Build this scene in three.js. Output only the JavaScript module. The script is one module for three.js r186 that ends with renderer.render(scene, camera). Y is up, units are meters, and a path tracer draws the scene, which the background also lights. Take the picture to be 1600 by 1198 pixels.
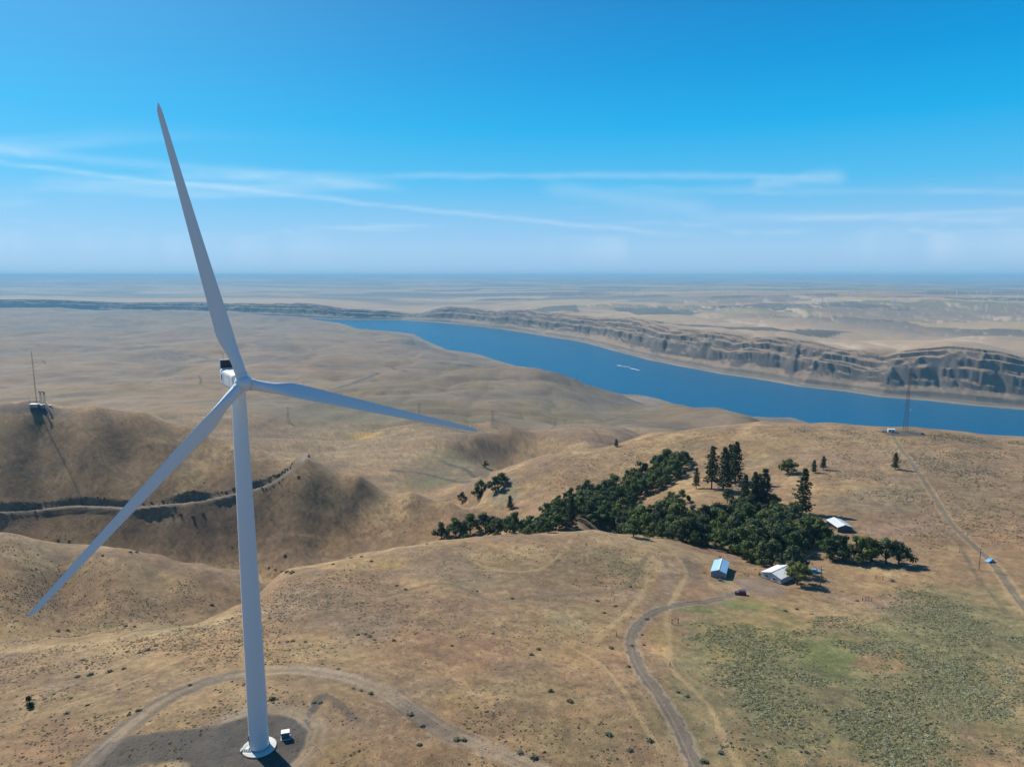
import * as THREE from 'three';
import { mergeGeometries } from 'three/addons/utils/BufferGeometryUtils.js';

// ------------------------------------------------------------------ camera, sky, sun, exposure
const renderer = new THREE.WebGLRenderer({ antialias: true });
renderer.toneMapping = THREE.LinearToneMapping;
renderer.toneMappingExposure = 1.42;
renderer.shadowMap.enabled = true;
const scene = new THREE.Scene();
const EYE = 106.2, PITCH = Math.atan(170 / 1110), FOCAL = 1110;        // the drone hovers 106 m above the turbine's foot
const camera = new THREE.PerspectiveCamera(2 * Math.atan(599 / FOCAL) * 180 / Math.PI, 1024 / 766, 1, 200000);
camera.position.set(0, EYE, 0);
camera.rotation.set(-PITCH, 0, 0);

const SUN = new THREE.Vector3(-0.55, 0.63, -0.55).normalize();          // high, behind the turbine and to the left
const sun = new THREE.DirectionalLight(new THREE.Color(1, 0.92, 0.79), 5.0);
sun.position.copy(SUN).multiplyScalar(900).add(new THREE.Vector3(0, 0, -300));
sun.target.position.set(0, 0, -300);
sun.castShadow = true;
sun.shadow.mapSize.set(4096, 4096);
Object.assign(sun.shadow.camera, { left: -600, right: 600, top: 600, bottom: -600, near: 10, far: 2500 });
scene.add(sun, sun.target);
scene.fog = new THREE.FogExp2(new THREE.Color(0.34, 0.71, 1.0), 3.9e-5);

// ------------------------------------------------------------------ noise and small maths
const clamp = (x, a = 0, b = 1) => x < a ? a : x > b ? b : x;
const lerp = (a, b, t) => a + (b - a) * t;
const sstep = (a, b, x) => { const t = clamp((x - a) / (b - a)); return t * t * (3 - 2 * t); };
function hash(ix, iy, k = 0) { let h = Math.imul(ix, 374761393) ^ Math.imul(iy, 668265263) ^ Math.imul(k + 11, 1274126177); h = Math.imul(h ^ (h >>> 13), 1274126177); return ((h ^ (h >>> 16)) >>> 0) / 4294967296; }
function noise(x, y, k = 0) {                                            // value noise, -1..1
  const ix = Math.floor(x), iy = Math.floor(y), fx = x - ix, fy = y - iy;
  const u = fx * fx * fx * (fx * (fx * 6 - 15) + 10), v = fy * fy * fy * (fy * (fy * 6 - 15) + 10);
  const a = hash(ix, iy, k), b = hash(ix + 1, iy, k), c = hash(ix, iy + 1, k), d = hash(ix + 1, iy + 1, k);
  return 2 * (a + (b - a) * u + (c - a) * v + (a - b - c + d) * u * v) - 1;
}
function fbm(x, y, oct = 4, k = 0) { let s = 0, a = 0.5, n = 0; for (let i = 0; i < oct; i++) { s += a * noise(x, y, k + i); n += a; a *= 0.5; const t = x * 1.62 - y * 1.17; y = x * 1.17 + y * 1.62; x = t; } return s / n; }
function rng(seed) { let s = seed >>> 0; return () => { s = (s + 0x6D2B79F5) >>> 0; let t = Math.imul(s ^ (s >>> 15), 1 | s); t = (t + Math.imul(t ^ (t >>> 7), 61 | t)) ^ t; return ((t ^ (t >>> 14)) >>> 0) / 4294967296; }; }

// ------------------------------------------------------------------ the sky: clear blue air, pale towards the horizon, thin high cirrus and old contrails
{
  const W = 2048, H = 1024, data = new Float32Array(W * H * 4);
  const stops = [[-90, .18, .24, .30], [-3, .20, .30, .39], [0, .20, .35, .50], [.8, .235, .395, .56], [2, .245, .42, .60], [4, .18, .395, .61], [7, .065, .355, .61], [11, .010, .295, .585], [15, .002, .225, .515], [20, .002, .16, .42], [30, .006, .122, .335], [50, .006, .085, .25], [90, .006, .065, .20]];
  const streaks = [                                                      // azimuth/elevation polylines of the contrails: [az0, el0, az1, el1, width, strength, bow]
    [-44, 7.55, 16, 2.7, .13, .30, 1.0], [-44, 7.9, -8, 7.0, .30, .15, .3], [-12, 7.35, 24.5, 6.75, .20, .21, 1.0], [-26, 6.9, -8, 6.5, .30, .18, .5], [2, 6.7, 16, 4.6, .7, .14, .4], [14, 4.3, 40, 3.4, .35, .12, .3], [-41, 8.9, -36, 7.7, .16, .22, .1], [-37, 8.4, -33, 7.6, .14, .12, .1], [18, 6.7, 24.8, 6.8, .42, .22, .1]];
  const sp = new THREE.Vector3();
  for (let j = 0; j < H; j++) {
    const el = ((j + .5) / H - .5) * 180;
    let k = 0; while (k < stops.length - 2 && stops[k + 1][0] < el) k++;
    const t = clamp((el - stops[k][0]) / (stops[k + 1][0] - stops[k][0]));
    const base = [1, 2, 3].map((c) => lerp(stops[k][c], stops[k + 1][c], t));
    for (let i = 0; i < W; i++) {
      const lon = ((i + .5) / W - .5) * 2 * Math.PI, ce = Math.cos(el * Math.PI / 180);
      sp.set(Math.cos(lon) * ce, Math.sin(el * Math.PI / 180), Math.sin(lon) * ce);
      let az = Math.atan2(sp.x, -sp.z) * 180 / Math.PI;
      const cs = clamp(sp.dot(SUN), -1, 1), glow = 0.42 * Math.exp((cs - 1) * 9) + 0.08 * Math.exp((cs - 1) * 2.2);
      let wisp = 0;
      if (el > 0.2 && el < 60) {
        const q = 1 / Math.max(.05, Math.sin(el * Math.PI / 180));
        const cxp = sp.x * q, czp = sp.z * q;
        const veil = sstep(.05, .75, fbm(cxp * .32 + 3, czp * .9 + fbm(cxp * .5, czp * .5, 2, 40), 5, 50));
        wisp += veil * .22 * sstep(.3, 2, el) * (1 - sstep(7, 11, el));
        if (az > -60 && az < 60 && el < 12) for (const [a0, e0, a1, e1, w, g, bow] of streaks) {
          const s = (az - a0) / (a1 - a0); if (s < -.02 || s > 1.02) continue;
          const ec = lerp(e0, e1, s) + bow * 4 * s * (1 - s) * .5 + .12 * fbm(az * .35, g * 90, 3, 70);
          const ww = w * (.95 + .35 * fbm(az * .3, w * 70, 2, 80)), dd = (el - ec) / ww;
          wisp += g * Math.exp(-dd * dd) * sstep(-.02, .12, s) * (1 - sstep(.85, 1.02, s)) * (.9 + .22 * fbm(az * 1.1, el * 5, 3, 90));
        }
      }
      wisp = clamp(wisp, 0, .6);
      const white = [.56, .62, .68], o = (j * W + i) * 4;
      for (let c = 0; c < 3; c++) data[o + c] = lerp(base[c], white[c], wisp) + glow * [.26, .42, .46][c] * (el > -4 ? 1 : .3);
      data[o + 3] = 1;
    }
  }
  const tex = new THREE.DataTexture(data, W, H, THREE.RGBAFormat, THREE.FloatType);
  tex.mapping = THREE.EquirectangularReflectionMapping; tex.magFilter = THREE.LinearFilter; tex.minFilter = THREE.LinearFilter; tex.needsUpdate = true;
  scene.background = tex; scene.environment = tex;
}

// ------------------------------------------------------------------ the lie of the land
// F is metres away from the drone's plumb line (-z), X metres to the right. slope(y) is how steeply the line of sight through photo row y falls.
const cp = Math.cos(PITCH), sp_ = Math.sin(PITCH);
const slopeOf = (py) => { const y = -(py - 599) / FOCAL; return -(y * cp - sp_) / (cp + y * sp_); };
const uOf = (px, py) => ((px - 800) / FOCAL) / (cp - (py - 599) / FOCAL * sp_);
const rowOfSlope = (s) => { const y = (sp_ - s * cp) / (cp + s * sp_); return 599 - y * FOCAL; };
const LEVEL = -494;                                                      // the river
const reach = (py) => (EYE - LEVEL) / slopeOf(py);
const shore = (list) => list.map(([px, py]) => { const F = reach(py), u = uOf(px, py); return [u, F, u * F]; });
const nearShore = shore([[-160, 488.5], [-60, 489], [200, 491], [400, 495], [507, 501], [535, 505], [560, 514], [612, 517], [645, 521], [665, 532], [700, 546], [725, 549], [750, 553], [770, 560], [790, 566], [850, 584], [900, 598], [935, 608], [970, 614.5], [1005, 617], [1030, 622], [1060, 632], [1090, 640], [1150, 648], [1200, 651], [1237, 651], [1265, 660], [1375, 690], [1450, 700], [1600, 720], [1760, 740]]);
const farShore = shore([[-160, 482.5], [-60, 484], [150, 486], [250, 488], [400, 493], [505, 498], [537, 499], [625, 500], [700, 505], [800, 516.5], [850, 525], [912, 535], [955, 547], [1012, 562], [1062, 572], [1125, 584], [1175, 591], [1200, 595], [1250, 604], [1325, 612], [1375, 620], [1450, 626], [1525, 634], [1600, 640], [1760, 656]]);
function along(list, u) { if (u <= list[0][0]) return list[0][1]; for (let i = 1; i < list.length; i++) if (u <= list[i][0]) { const a = list[i - 1], b = list[i]; return lerp(a[1], b[1], (u - a[0]) / (b[0] - a[0])); } return list[list.length - 1][1]; }
function distTo(list, X, F) {                                            // [distance, metres along the bank]
  let best = 1e18, arc = 0, at = 0;
  for (let i = 1; i < list.length; i++) {
    const ax = list[i - 1][2], af = list[i - 1][1], dx = list[i][2] - ax, df = list[i][1] - af, L2 = dx * dx + df * df;
    const t = clamp(((X - ax) * dx + (F - af) * df) / L2), ex = X - ax - dx * t, ef = F - af - df * t, d = ex * ex + ef * ef;
    if (d < best) { best = d; at = arc + t * Math.sqrt(L2); }
    arc += Math.sqrt(L2);
  }
  return [Math.sqrt(best), at];
}
const LEDGE = [[.36, .055], [.45, .13], [.585, .05], [.66, .14], [.80, .09], [.93, .045]];   // the basalt flows: where each stands in the wall and its share of the height
const rimWide = (u) => lerp(190, 275, sstep(-.3, .15, u));                 // how far back from the water the canyon rim stands
const rimF = (u) => { let F = along(farShore, u); for (let i = 0; i < 400; i++) { if (distTo(farShore, u * F, F)[0] >= rimWide(u)) break; F += 12; } return F; };

// heights the photograph gives: [column, row, distance]; and lower ground hidden behind a crest: [column, distance, height, 'h']
const seen = [];
const P = (px, py, F) => seen.push([uOf(px, py), F, EYE - slopeOf(py) * F]);
const Hd = (px, F, e) => { const py = rowOfSlope((EYE - e) / F); seen.push([uOf(px, py), F, e]); };
const E = (px, py, e) => P(px, py, (EYE - e) / slopeOf(py));
const dense = (list) => list.flatMap((p, i) => i ? [p.map((v, k) => (v + list[i - 1][k]) / 2), p] : [p]);   // a point more between each two along a crest
for (const px of [-200, 100, 450, 800, 1150, 1450, 1800]) { Hd(px, 45, 4); Hd(px, 90, px < 300 ? 1 : 2); }
// the turbine's hill
for (const [px, e] of [[-200, -6], [0, -3], [200, -.6], [400, 0], [600, .3], [800, -.5], [1000, -3], [1300, -6], [1600, -7], [1800, -7]]) E(px, 1198, e);
for (const [px, e] of [[-200, -14], [0, -11], [150, -6], [280, -2], [420, -.4], [560, -.3], [700, -1], [850, -2.6], [1000, -5], [1300, -9], [1600, -11], [1800, -11]]) E(px, 1100, e);
for (const [px, e] of [[-150, -22], [0, -18], [150, -14], [300, -8], [450, -3], [600, -3.2], [800, -5], [1000, -8.5], [1200, -12], [1400, -14.5], [1600, -16]]) E(px, 1045, e);
for (const [px, e] of [[330, -15], [450, -9], [600, -8.5], [800, -10], [1000, -13.5], [1200, -17.5], [1400, -20], [1600, -21], [1800, -21]]) E(px, 990, e);
for (const [px, e] of [[450, -16], [560, -14], [700, -14], [850, -16], [1000, -19.5], [1120, -24], [1250, -26], [1400, -26.5], [1600, -26.5], [1800, -27]]) E(px, 935, e);
for (const [px, e] of [[620, -18.5], [750, -18.8], [900, -20.5], [1020, -24], [1110, -28], [1213, -30], [1300, -31], [1420, -31], [1600, -30]]) E(px, 890, e);
for (const [px, py, F] of dense([[-200, 1012, 232], [0, 1005, 238], [150, 992, 247], [330, 968, 257], [400, 935, 271], [440, 899, 289], [560, 868, 310], [680, 848, 326], [800, 836, 340], [930, 830, 350], [1040, 846, 345]])) {
  P(px, py, F);
  const e = EYE - slopeOf(py) * F;
  Hd(px, F * 1.13, e - (px < 420 ? 24 : px > 1000 ? 15 : 24)); Hd(px, F * 1.035, e - 3.2); if (px > 380 && px < 1000) Hd(px, F * 1.26, e - (px < 760 ? 52 : 38));
}
P(1160, 874, 334);
// the flat shoulder on the right, the houses, the track and the radio mast
for (const [px, py, e] of [[1180, 850, -36], [1300, 822, -35.5], [1400, 850, -33], [1480, 800, -34], [1600, 820, -33], [1500, 740, -34], [1650, 760, -34], [1300, 760, -37], [1220, 780, -43], [1400, 700, -35], [1550, 700, -36], [1300, 700, -37], [1180, 720, -48], [1250, 740, -41]]) E(px, py, e);
for (const [px, py, F] of [[1100, 668, 725], [1190, 660, 705], [1300, 661, 685], [1420, 668, 662], [1500, 674, 650], [1600, 682, 640], [1800, 695, 640]]) { P(px, py, F); Hd(px, 900, -125); Hd(px, 1250, px < 1200 ? -215 : -260); Hd(px, 1900, px < 1250 ? -285 : -400); }
// the hillside behind the grove and the gully left of it
for (const [px, py, F] of [[1015, 680, 740], [975, 695, 745], [900, 705, 745], [850, 713, 735], [800, 728, 710], [770, 747, 680]]) { P(px, py, F); Hd(px, 880, -150); }
for (const [px, py, F] of [[1100, 700, 630], [1000, 740, 600], [920, 740, 610], [850, 790, 525], [1100, 770, 495], [1150, 762, 505], [1040, 800, 470], [1190, 825, 412], [1100, 846, 372], [1000, 822, 430], [900, 815, 455], [800, 826, 485], [700, 836, 525], [740, 805, 560], [797, 793, 560], [752, 780, 625], [745, 760, 690]]) P(px, py, F);
// the shaded hill on the left with the road cut into it
for (const [px, py, F] of [[-200, 640, 668], [0, 633, 664], [55, 630, 658], [150, 635, 662], [220, 645, 666], [300, 668, 660], [380, 690, 645], [480, 717, 614], [560, 745, 600], [640, 770, 587], [700, 785, 574], [740, 798, 565]]) { P(px, py, F); Hd(px, F * 1.12, EYE - slopeOf(py) * F - 34); Hd(px, 960, px < 300 ? -135 : -155); }
for (const [px, py, F] of [[-150, 720, 602], [60, 680, 628], [200, 720, 607], [100, 760, 576], [330, 740, 597], [300, 700, 632], [-150, 800, 550], [0, 798, 551], [200, 794, 555], [300, 783, 563], [400, 764, 578], [445, 745, 592], [200, 840, 535], [0, 830, 538], [300, 872, 524], [400, 850, 538], [500, 850, 534], [600, 830, 545], [560, 800, 568], [650, 822, 548], [470, 880, 512], [620, 790, 577], [690, 810, 556]]) P(px, py, F);
// the tan knoll between
for (const [px, py, F] of dense([[-200, 846, 425], [0, 848, 428], [80, 853, 427], [150, 858, 426], [250, 868, 424], [380, 891, 414]])) { P(px, py, F); Hd(px, 462, px < 300 ? -104 : -108); Hd(px, 490, px < 300 ? -117 : -120); }
for (const [px, py, F] of [[-150, 920, 368], [100, 920, 368], [250, 915, 378], [100, 975, 332], [250, 960, 347], [340, 930, 378]]) P(px, py, F);
// the valley and the benches down to the river
for (const [px, py, F] of [[560, 680, 1290], [450, 660, 1400], [420, 700, 1120], [540, 720, 1000], [620, 735, 900], [690, 750, 830], [690, 712, 1010], [740, 684, 1150], [800, 673, 1210], [870, 683, 1150], [915, 705, 1010], [800, 712, 1138], [860, 706, 1095], [745, 710, 1100], [655, 655, 1500], [770, 664, 1480], [500, 640, 1700], [700, 640, 1700], [620, 610, 2200], [700, 600, 2450], [800, 600, 2500], [560, 606, 2350], [680, 582, 2950], [760, 576, 3050], [805, 573, 3100], [870, 583, 2900], [935, 604, 2720], [960, 640, 2250], [900, 652, 1800], [1000, 664, 1480], [1060, 628, 2350], [1120, 635, 2120], [1180, 650, 1880], [1040, 645, 2150], [960, 612, 3000]]) P(px, py, F);
for (const [px, F, e] of [[820, 1400, -215], [740, 1350, -205], [880, 1380, -200], [700, 3600, -345], [800, 3700, -390], [870, 3500, -420], [935, 3250, -450], [1060, 2800, -440], [1120, 2550, -430], [1180, 2400, -420]]) Hd(px, F, e);
for (const [px, py, F] of [[-150, 600, 2500], [100, 600, 2450], [250, 620, 1900], [340, 640, 1500], [400, 620, 1900], [-100, 560, 4000], [200, 560, 4000], [400, 580, 3000], [400, 560, 3900], [520, 575, 3200], [560, 560, 3900], [640, 560, 4150], [690, 566, 4000], [600, 540, 5000], [650, 545, 5000], [500, 520, 6600], [300, 520, 6600], [100, 520, 6600], [-100, 520, 6600], [-100, 500, 8800], [100, 500, 8800], [300, 499, 8900], [440, 500, 8900], [560, 527, 6500]]) P(px, py, F);
// the far rim and the plains beyond
for (const [px, py] of [[-60, 470], [67, 467], [147, 471], [325, 472], [425, 473], [482, 473], [535, 482], [587, 483], [640, 489], [695, 481], [762, 485], [845, 487], [925, 496], [985, 499], [1035, 511], [1125, 519], [1190, 523], [1237, 529], [1282, 538], [1375, 547], [1425, 547], [1487, 542], [1537, 546], [1600, 558], [1740, 575]]) P(px, py, rimF(uOf(px, py)) + 25);
for (const [px, py, F] of [[1500, 522, 5000], [1330, 520, 5100], [1200, 505, 5900], [1500, 500, 6200], [1700, 520, 5000], [1300, 490, 6900], [1100, 492, 7300], [1500, 478, 8000], [1300, 473, 8800], [1000, 483, 9200], [1150, 472, 10000], [1650, 475, 8200], [1500, 462, 10500], [1250, 460, 11500], [1000, 468, 12000], [800, 472, 12600], [680, 470, 13500], [500, 463, 16500], [300, 461, 17500], [100, 459, 18000], [-100, 459, 18000], [1300, 450, 17000], [900, 454, 17500], [1650, 452, 17000], [600, 452, 22000], [200, 449, 24000]]) P(px, py, F);
for (const px of [-150, 250, 650, 1050, 1450, 1750]) { P(px, 441, 30000); P(px, 434, 44000); P(px, 430.5, 56000); }

// thin-plate spline through those heights, over (u, ln F)
const KU = 2.3, N = seen.length;
const cu = seen.map((s) => s[0] * KU), cv = seen.map((s) => Math.log(s[1]));
const phi = (r2) => r2 > 1e-12 ? r2 * Math.log(r2) : 0;
const coef = (() => {
  const n = N + 3, A = Array.from({ length: n }, () => new Float64Array(n + 1));
  for (let i = 0; i < N; i++) {
    for (let j = 0; j < N; j++) A[i][j] = phi((cu[i] - cu[j]) ** 2 + (cv[i] - cv[j]) ** 2);
    A[i][i] += 1.2e-4; A[i][N] = A[N][i] = 1; A[i][N + 1] = A[N + 1][i] = cu[i]; A[i][N + 2] = A[N + 2][i] = cv[i]; A[i][n] = seen[i][2];
  }
  for (let c = 0; c < n; c++) {
    let p = c; for (let r = c + 1; r < n; r++) if (Math.abs(A[r][c]) > Math.abs(A[p][c])) p = r;
    [A[c], A[p]] = [A[p], A[c]];
    for (let r = c + 1; r < n; r++) { const f = A[r][c] / A[c][c]; if (f) for (let k = c; k <= n; k++) A[r][k] -= f * A[c][k]; }
  }
  const x = new Float64Array(n);
  for (let r = n - 1; r >= 0; r--) { let s = A[r][n]; for (let k = r + 1; k < n; k++) s -= A[r][k] * x[k]; x[r] = s / A[r][r]; }
  return x;
})();
function spline(u, F) {
  u = clamp(u, -.9, .9) * KU; const v = Math.log(F);
  let s = coef[N] + coef[N + 1] * u + coef[N + 2] * v;
  for (let i = 0; i < N; i++) { const a = u - cu[i], b = v - cv[i], r2 = a * a + b * b; if (r2 > 1e-12) s += coef[i] * r2 * Math.log(r2); }
  return s;
}
const BASE = { X: -57.42, F: 146.99 };                                   // the turbine's foot, height 0
const ridged = (x, y, o, k) => { let s = 0, a = .5, n = 0; for (let i = 0; i < o; i++) { const r = 1 - Math.abs(noise(x, y, k + i)); s += a * r * r; n += a; a *= .5; x = x * 2.03 + 7; y = y * 2.03 + 3; } return s / n; };
function natural(X, F) {                                                 // the land before roads and pads were cut
  const u = X / F;
  let e = spline(u, Math.max(F, 45));
  const near = 1 - sstep(500, 1100, F), toPad = Math.hypot(X - BASE.X, F - BASE.F), free = sstep(16, 60, toPad);
  e += near * free * (fbm(X / 46, F / 46, 3, 1) * .55 + fbm(X / 11, F / 11, 3, 5) * .16);
  if (F > 380) {                                                         // draws and spurs of the bigger hills
    const m = sstep(430, 800, F) * (1 - sstep(2600, 4200, F));
    e += m * (13 - 36 * ridged(X / 430, F / 480, 4, 20)) * sstep(760, 1200, F) + m * fbm(X / 120, F / 120, 3, 24) * 2.6;
    const g = sstep(1800, 4000, F) * (1 - sstep(26000, 50000, F));
    e += g * (fbm(X / 900, F / 1500, 4, 28) * 20) + sstep(2200, 3600, F) * (1 - sstep(9000, 12000, F)) * (22 - 60 * ridged(X / 760, F / 1000, 4, 29) ** 1.4);
  }
  if (F > 540 && F < 900 && u < -.02) { const d = F - 640; e += fbm(X / 60, F / 42, 3, 31) * .7 * (1 - sstep(100, 200, Math.abs(d))); }
  if (F > 1500) {
    const Fn = along(nearShore, u), Ff = along(farShore, u);
    if (F < Fn) {
      if (Fn - F < 1600) { const d = distTo(nearShore, X, F)[0]; const bank = LEVEL + .4 + 20 * sstep(10, 340, d) * (.6 + .6 * fbm(X / 130, F / 130, 3, 33)); e = lerp(bank, Math.max(e, bank), sstep(60, 520, d)); }
      else e = Math.max(e, LEVEL + 12);
    } else if (F <= Ff) { const d = Math.min(F - Fn, Ff - F); e = LEVEL - Math.min(14, 1 + d * .08); }
    else {
      const [d, a] = distTo(farShore, X, F), RIM = rimWide(u), k1 = RIM / 380;
      // rolling bluffs and side canyons out on the plain
      const bl = sstep(700, 1700, d) * (1 - sstep(5200, 8500, d)) * sstep(-.05, .2, u);
      e += bl * (30 - 95 * ridged(X / 1500 + 1.7, F / 1900, 4, 60) ** 1.6 * sstep(-.5, .35, fbm(X / 2600, F / 2600, 2, 66)));
      e += sstep(600, 2000, d) * fbm(X / 2400, F / 3600, 3, 70) * 12;
      if (d < RIM * 2.6) {
        const w = sstep(.12, .5, d / RIM) * (1 - sstep(1.5, 2.5, d / RIM));
        const cutIn = sstep(.66, .95, ridged((a + d * .8 + 160 * fbm(a / 900, 1, 2, 48)) / 560, d / 1500, 3, 49)); const spur = k1 * (-75 * cutIn + fbm(a / 760, d / 900, 3, 40) * 40 + (ridged((a + d * .7) / 150, d / 520, 3, 44) - .5) * 95 * (1 - .6 * sstep(.5, .62, d / RIM)) + fbm(a / 30, d / 40, 3, 47) * 14);
        const t = Math.max(0, (d - w * spur) / RIM);
        const wob = fbm(a / 420, d / 700, 4, 52) * .09;
        let p = .035 * sstep(.02, .10, t) + .05 * sstep(.14, .2, t) + .36 * clamp((t - .12) / .36);
        const q = t + wob;
        for (let i = 0; i < 6; i++) {
          const th = LEDGE[i][0] + .07 * fbm(a / 310 + 31 * i, d / 400, 3, 53) + .025 * fbm(a / 45 + 9 * i, d / 90, 2, 54), br = sstep(-.42, -.02, fbm(a / (110 + 60 * (i % 3)) + 17 * i, d / 200, 3, 56)) * (1 - .75 * cutIn);
          p += LEDGE[i][1] * (br * sstep(th, th + .02, q) + (1 - br) * clamp((q - th + .09) / .2));
        }
        p += .05 * clamp((q - .5) / .45);
        e = lerp(LEVEL + 2 + (e - LEVEL - 2) * clamp(p), e, sstep(1.25, 1.8, t));
      }
    }
  }
  return e;
}
// where a line of sight through the photograph first meets the land: [X, F, height]
function meet(px, py, land) {
  const s = slopeOf(py), u = uOf(px, py);
  let F = 60, prev = 60;
  for (let i = 0; i < 700 && F < 30000; i++) {
    if (land(u * F, F) >= EYE - s * F) { let a = prev, b = F; for (let k = 0; k < 18; k++) { const m = (a + b) / 2; if (land(u * m, m) >= EYE - s * m) b = m; else a = m; } return [u * b, b, land(u * b, b)]; }
    prev = F; F *= 1.009;
  }
  return [u * F, F, land(u * F, F)];
}
const trail = (pts, half, o = {}) => {
  const raw = pts.map(([x, y]) => { const m = meet(x, y, natural); return new THREE.Vector3(m[0], m[2], m[1]); });
  const p = new THREE.CatmullRomCurve3(raw, false, 'centripetal').getPoints(raw.length * 5);
  const box = [1e9, -1e9, 1e9, -1e9]; const R = half * 3 + 8;
  for (const q of p) { box[0] = Math.min(box[0], q.x - R); box[1] = Math.max(box[1], q.x + R); box[2] = Math.min(box[2], q.z - R); box[3] = Math.max(box[3], q.z + R); }
  return { p, half, box, ...o };
};
function nearTrail(t, X, F) {                                            // [distance, height there, metres along, side]
  const b = t.box; if (X < b[0] || X > b[1] || F < b[2] || F > b[3]) return null;
  let best = 1e18, y = 0, s = 0, arc = 0, side = 1;
  for (let i = 1; i < t.p.length; i++) {
    const A = t.p[i - 1], B = t.p[i], dx = B.x - A.x, df = B.z - A.z, L2 = dx * dx + df * df || 1e-9;
    const k = clamp(((X - A.x) * dx + (F - A.z) * df) / L2), ex = X - A.x - dx * k, ef = F - A.z - df * k, d = ex * ex + ef * ef;
    if (d < best) { best = d; y = lerp(A.y, B.y, k); s = arc + k * Math.sqrt(L2); side = Math.sign(dx * ef - df * ex) || 1; }
    arc += Math.sqrt(L2);
  }
  return [Math.sqrt(best), y, s, side];
}
const trails = {
  driveway: trail([[1100, 1225], [1080, 1180], [1057, 1130], [1030, 1086], [1004, 1050], [989, 1018], [987, 997], [998, 975], [1024, 956], [1060, 945], [1100, 940], [1145, 930], [1172, 918]], 1.75, { level: .8 }),
  mast_track: trail([[1625, 975], [1592, 936], [1570, 905], [1552, 880], [1520, 850], [1500, 832], [1480, 808], [1460, 776], [1440, 745], [1420, 716], [1402, 692], [1394, 679]], 1.6, { level: .8 }),
  hill_road: trail([[-40, 800], [0, 799], [60, 796], [110, 790], [160, 791], [210, 793], [270, 787], [330, 779], [380, 768], [420, 756], [450, 737], [468, 720], [476, 712]], 1.9, { level: 1, cut: true }),
  access_road: trail([[60, 1250], [118, 1208], [180, 1152], [250, 1098], [330, 1063], [400, 1051], [470, 1047], [540, 1058], [600, 1080], [645, 1110], [690, 1140], [760, 1168], [845, 1204]], 2.9, { level: .6 }),
};
const faint = [                                                          // wheel tracks, fence lines and old furrows that only show as bare or greener soil
  trail([[-20, 1127], [85, 1082], [150, 1059], [230, 1020], [290, 991], [350, 962], [385, 945]], .55, { tint: 'ditch' }),
  trail([[-20, 1147], [85, 1107], [170, 1080], [260, 1040], [330, 1005]], .5, { tint: 'straw' }),
  trail([[390, 927], [430, 908], [470, 894], [507, 884], [560, 871], [620, 860]], 1.5, { tint: 'pink' }),
  trail([[545, 925], [575, 931], [610, 929], [645, 920], [680, 912], [715, 915], [745, 930], [770, 938], [820, 934], [870, 930], [930, 927], [975, 920], [990, 905], [1003, 882], [1014, 862]], .9, { tint: 'ditch' }),
  trail([[745, 880], [800, 893], [840, 890], [868, 872], [884, 855], [893, 842]], .9, { tint: 'straw' }),
  trail([[1040, 962], [1058, 925], [1072, 900], [1066, 880], [1050, 862]], 1.1, { tint: 'straw' }),
  trail([[930, 1000], [970, 965], [1000, 935], [1012, 900], [1016, 880]], 1.2, { tint: 'straw' }),
  trail([[1040, 965], [1046, 1000], [1050, 1045], [1075, 1070], [1105, 1100], [1130, 1150], [1160, 1210]], .9, { tint: 'straw' }),
  trail([[900, 1015], [935, 1035], [960, 1060], [985, 1095], [1005, 1130], [1030, 1170]], .6, { tint: 'straw' }),
  trail([[1390, 860], [1420, 830], [1450, 805], [1470, 800]], 1.3, { tint: 'pink' }),
  trail([[1440, 700], [1500, 690], [1560, 697], [1640, 712]], .8, { tint: 'ditch' }),
  trail([[1500, 850], [1515, 880], [1530, 905], [1560, 940], [1580, 965]], 1.0, { tint: 'ditch' }),
  trail([[560, 1125], [505, 1090], [470, 1140]], 1.2, { tint: 'gravel' }),
];
const farLines = [                                                       // creek beds, farm roads and fence lines out in the valley
  trail([[518, 608], [540, 602], [566, 592], [592, 583]], 13, { tint: 'thicket' }), trail([[548, 622], [590, 617], [632, 612], [677, 612], [715, 619], [750, 627], [800, 640], [850, 650], [887, 656], [950, 657], [972, 650], [1012, 641]], 4.5, { tint: 'ditch' }),
  trail([[850, 674], [864, 668], [868, 657]], 4, { tint: 'ditch' }), trail([[230, 598], [262, 594], [304, 586], [313, 592], [312, 601]], 5, { tint: 'thicket' }), trail([[44, 575], [66, 569], [70, 566], [60, 562]], 6, { tint: 'thicket' }),
  trail([[612, 733], [640, 734], [662, 732], [674, 717], [682, 702]], 1.6, { tint: 'ditch' }), trail([[612, 735], [650, 738], [690, 747], [735, 752]], 4, { tint: 'thicket' }), trail([[690, 720], [730, 735], [760, 745]], 5, { tint: 'thicket' }),
  trail([[400, 672], [440, 650], [480, 636], [520, 622]], 4, { tint: 'ditch' }), trail([[420, 700], [470, 690], [540, 692], [600, 690]], 2.5, { tint: 'straw' }), trail([[640, 560], [680, 548], [700, 552]], 9, { tint: 'straw' }), trail([[690, 568], [730, 571], [770, 572]], 16, { tint: 'thicket' }), trail([[612, 574], [634, 580]], 14, { tint: 'thicket' }), trail([[330, 536], [420, 540], [500, 545], [560, 540]], 9, { tint: 'straw' }), trail([[60, 540], [160, 545], [260, 541]], 14, { tint: 'thicket' }), trail([[240, 560], [300, 556], [330, 560]], 12, { tint: 'thicket' }), trail([[880, 655], [920, 668], [940, 690]], 2.5, { tint: 'ditch' }), trail([[700, 690], [760, 700], [820, 706], [870, 712]], 2, { tint: 'ditch' }),
];
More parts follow.
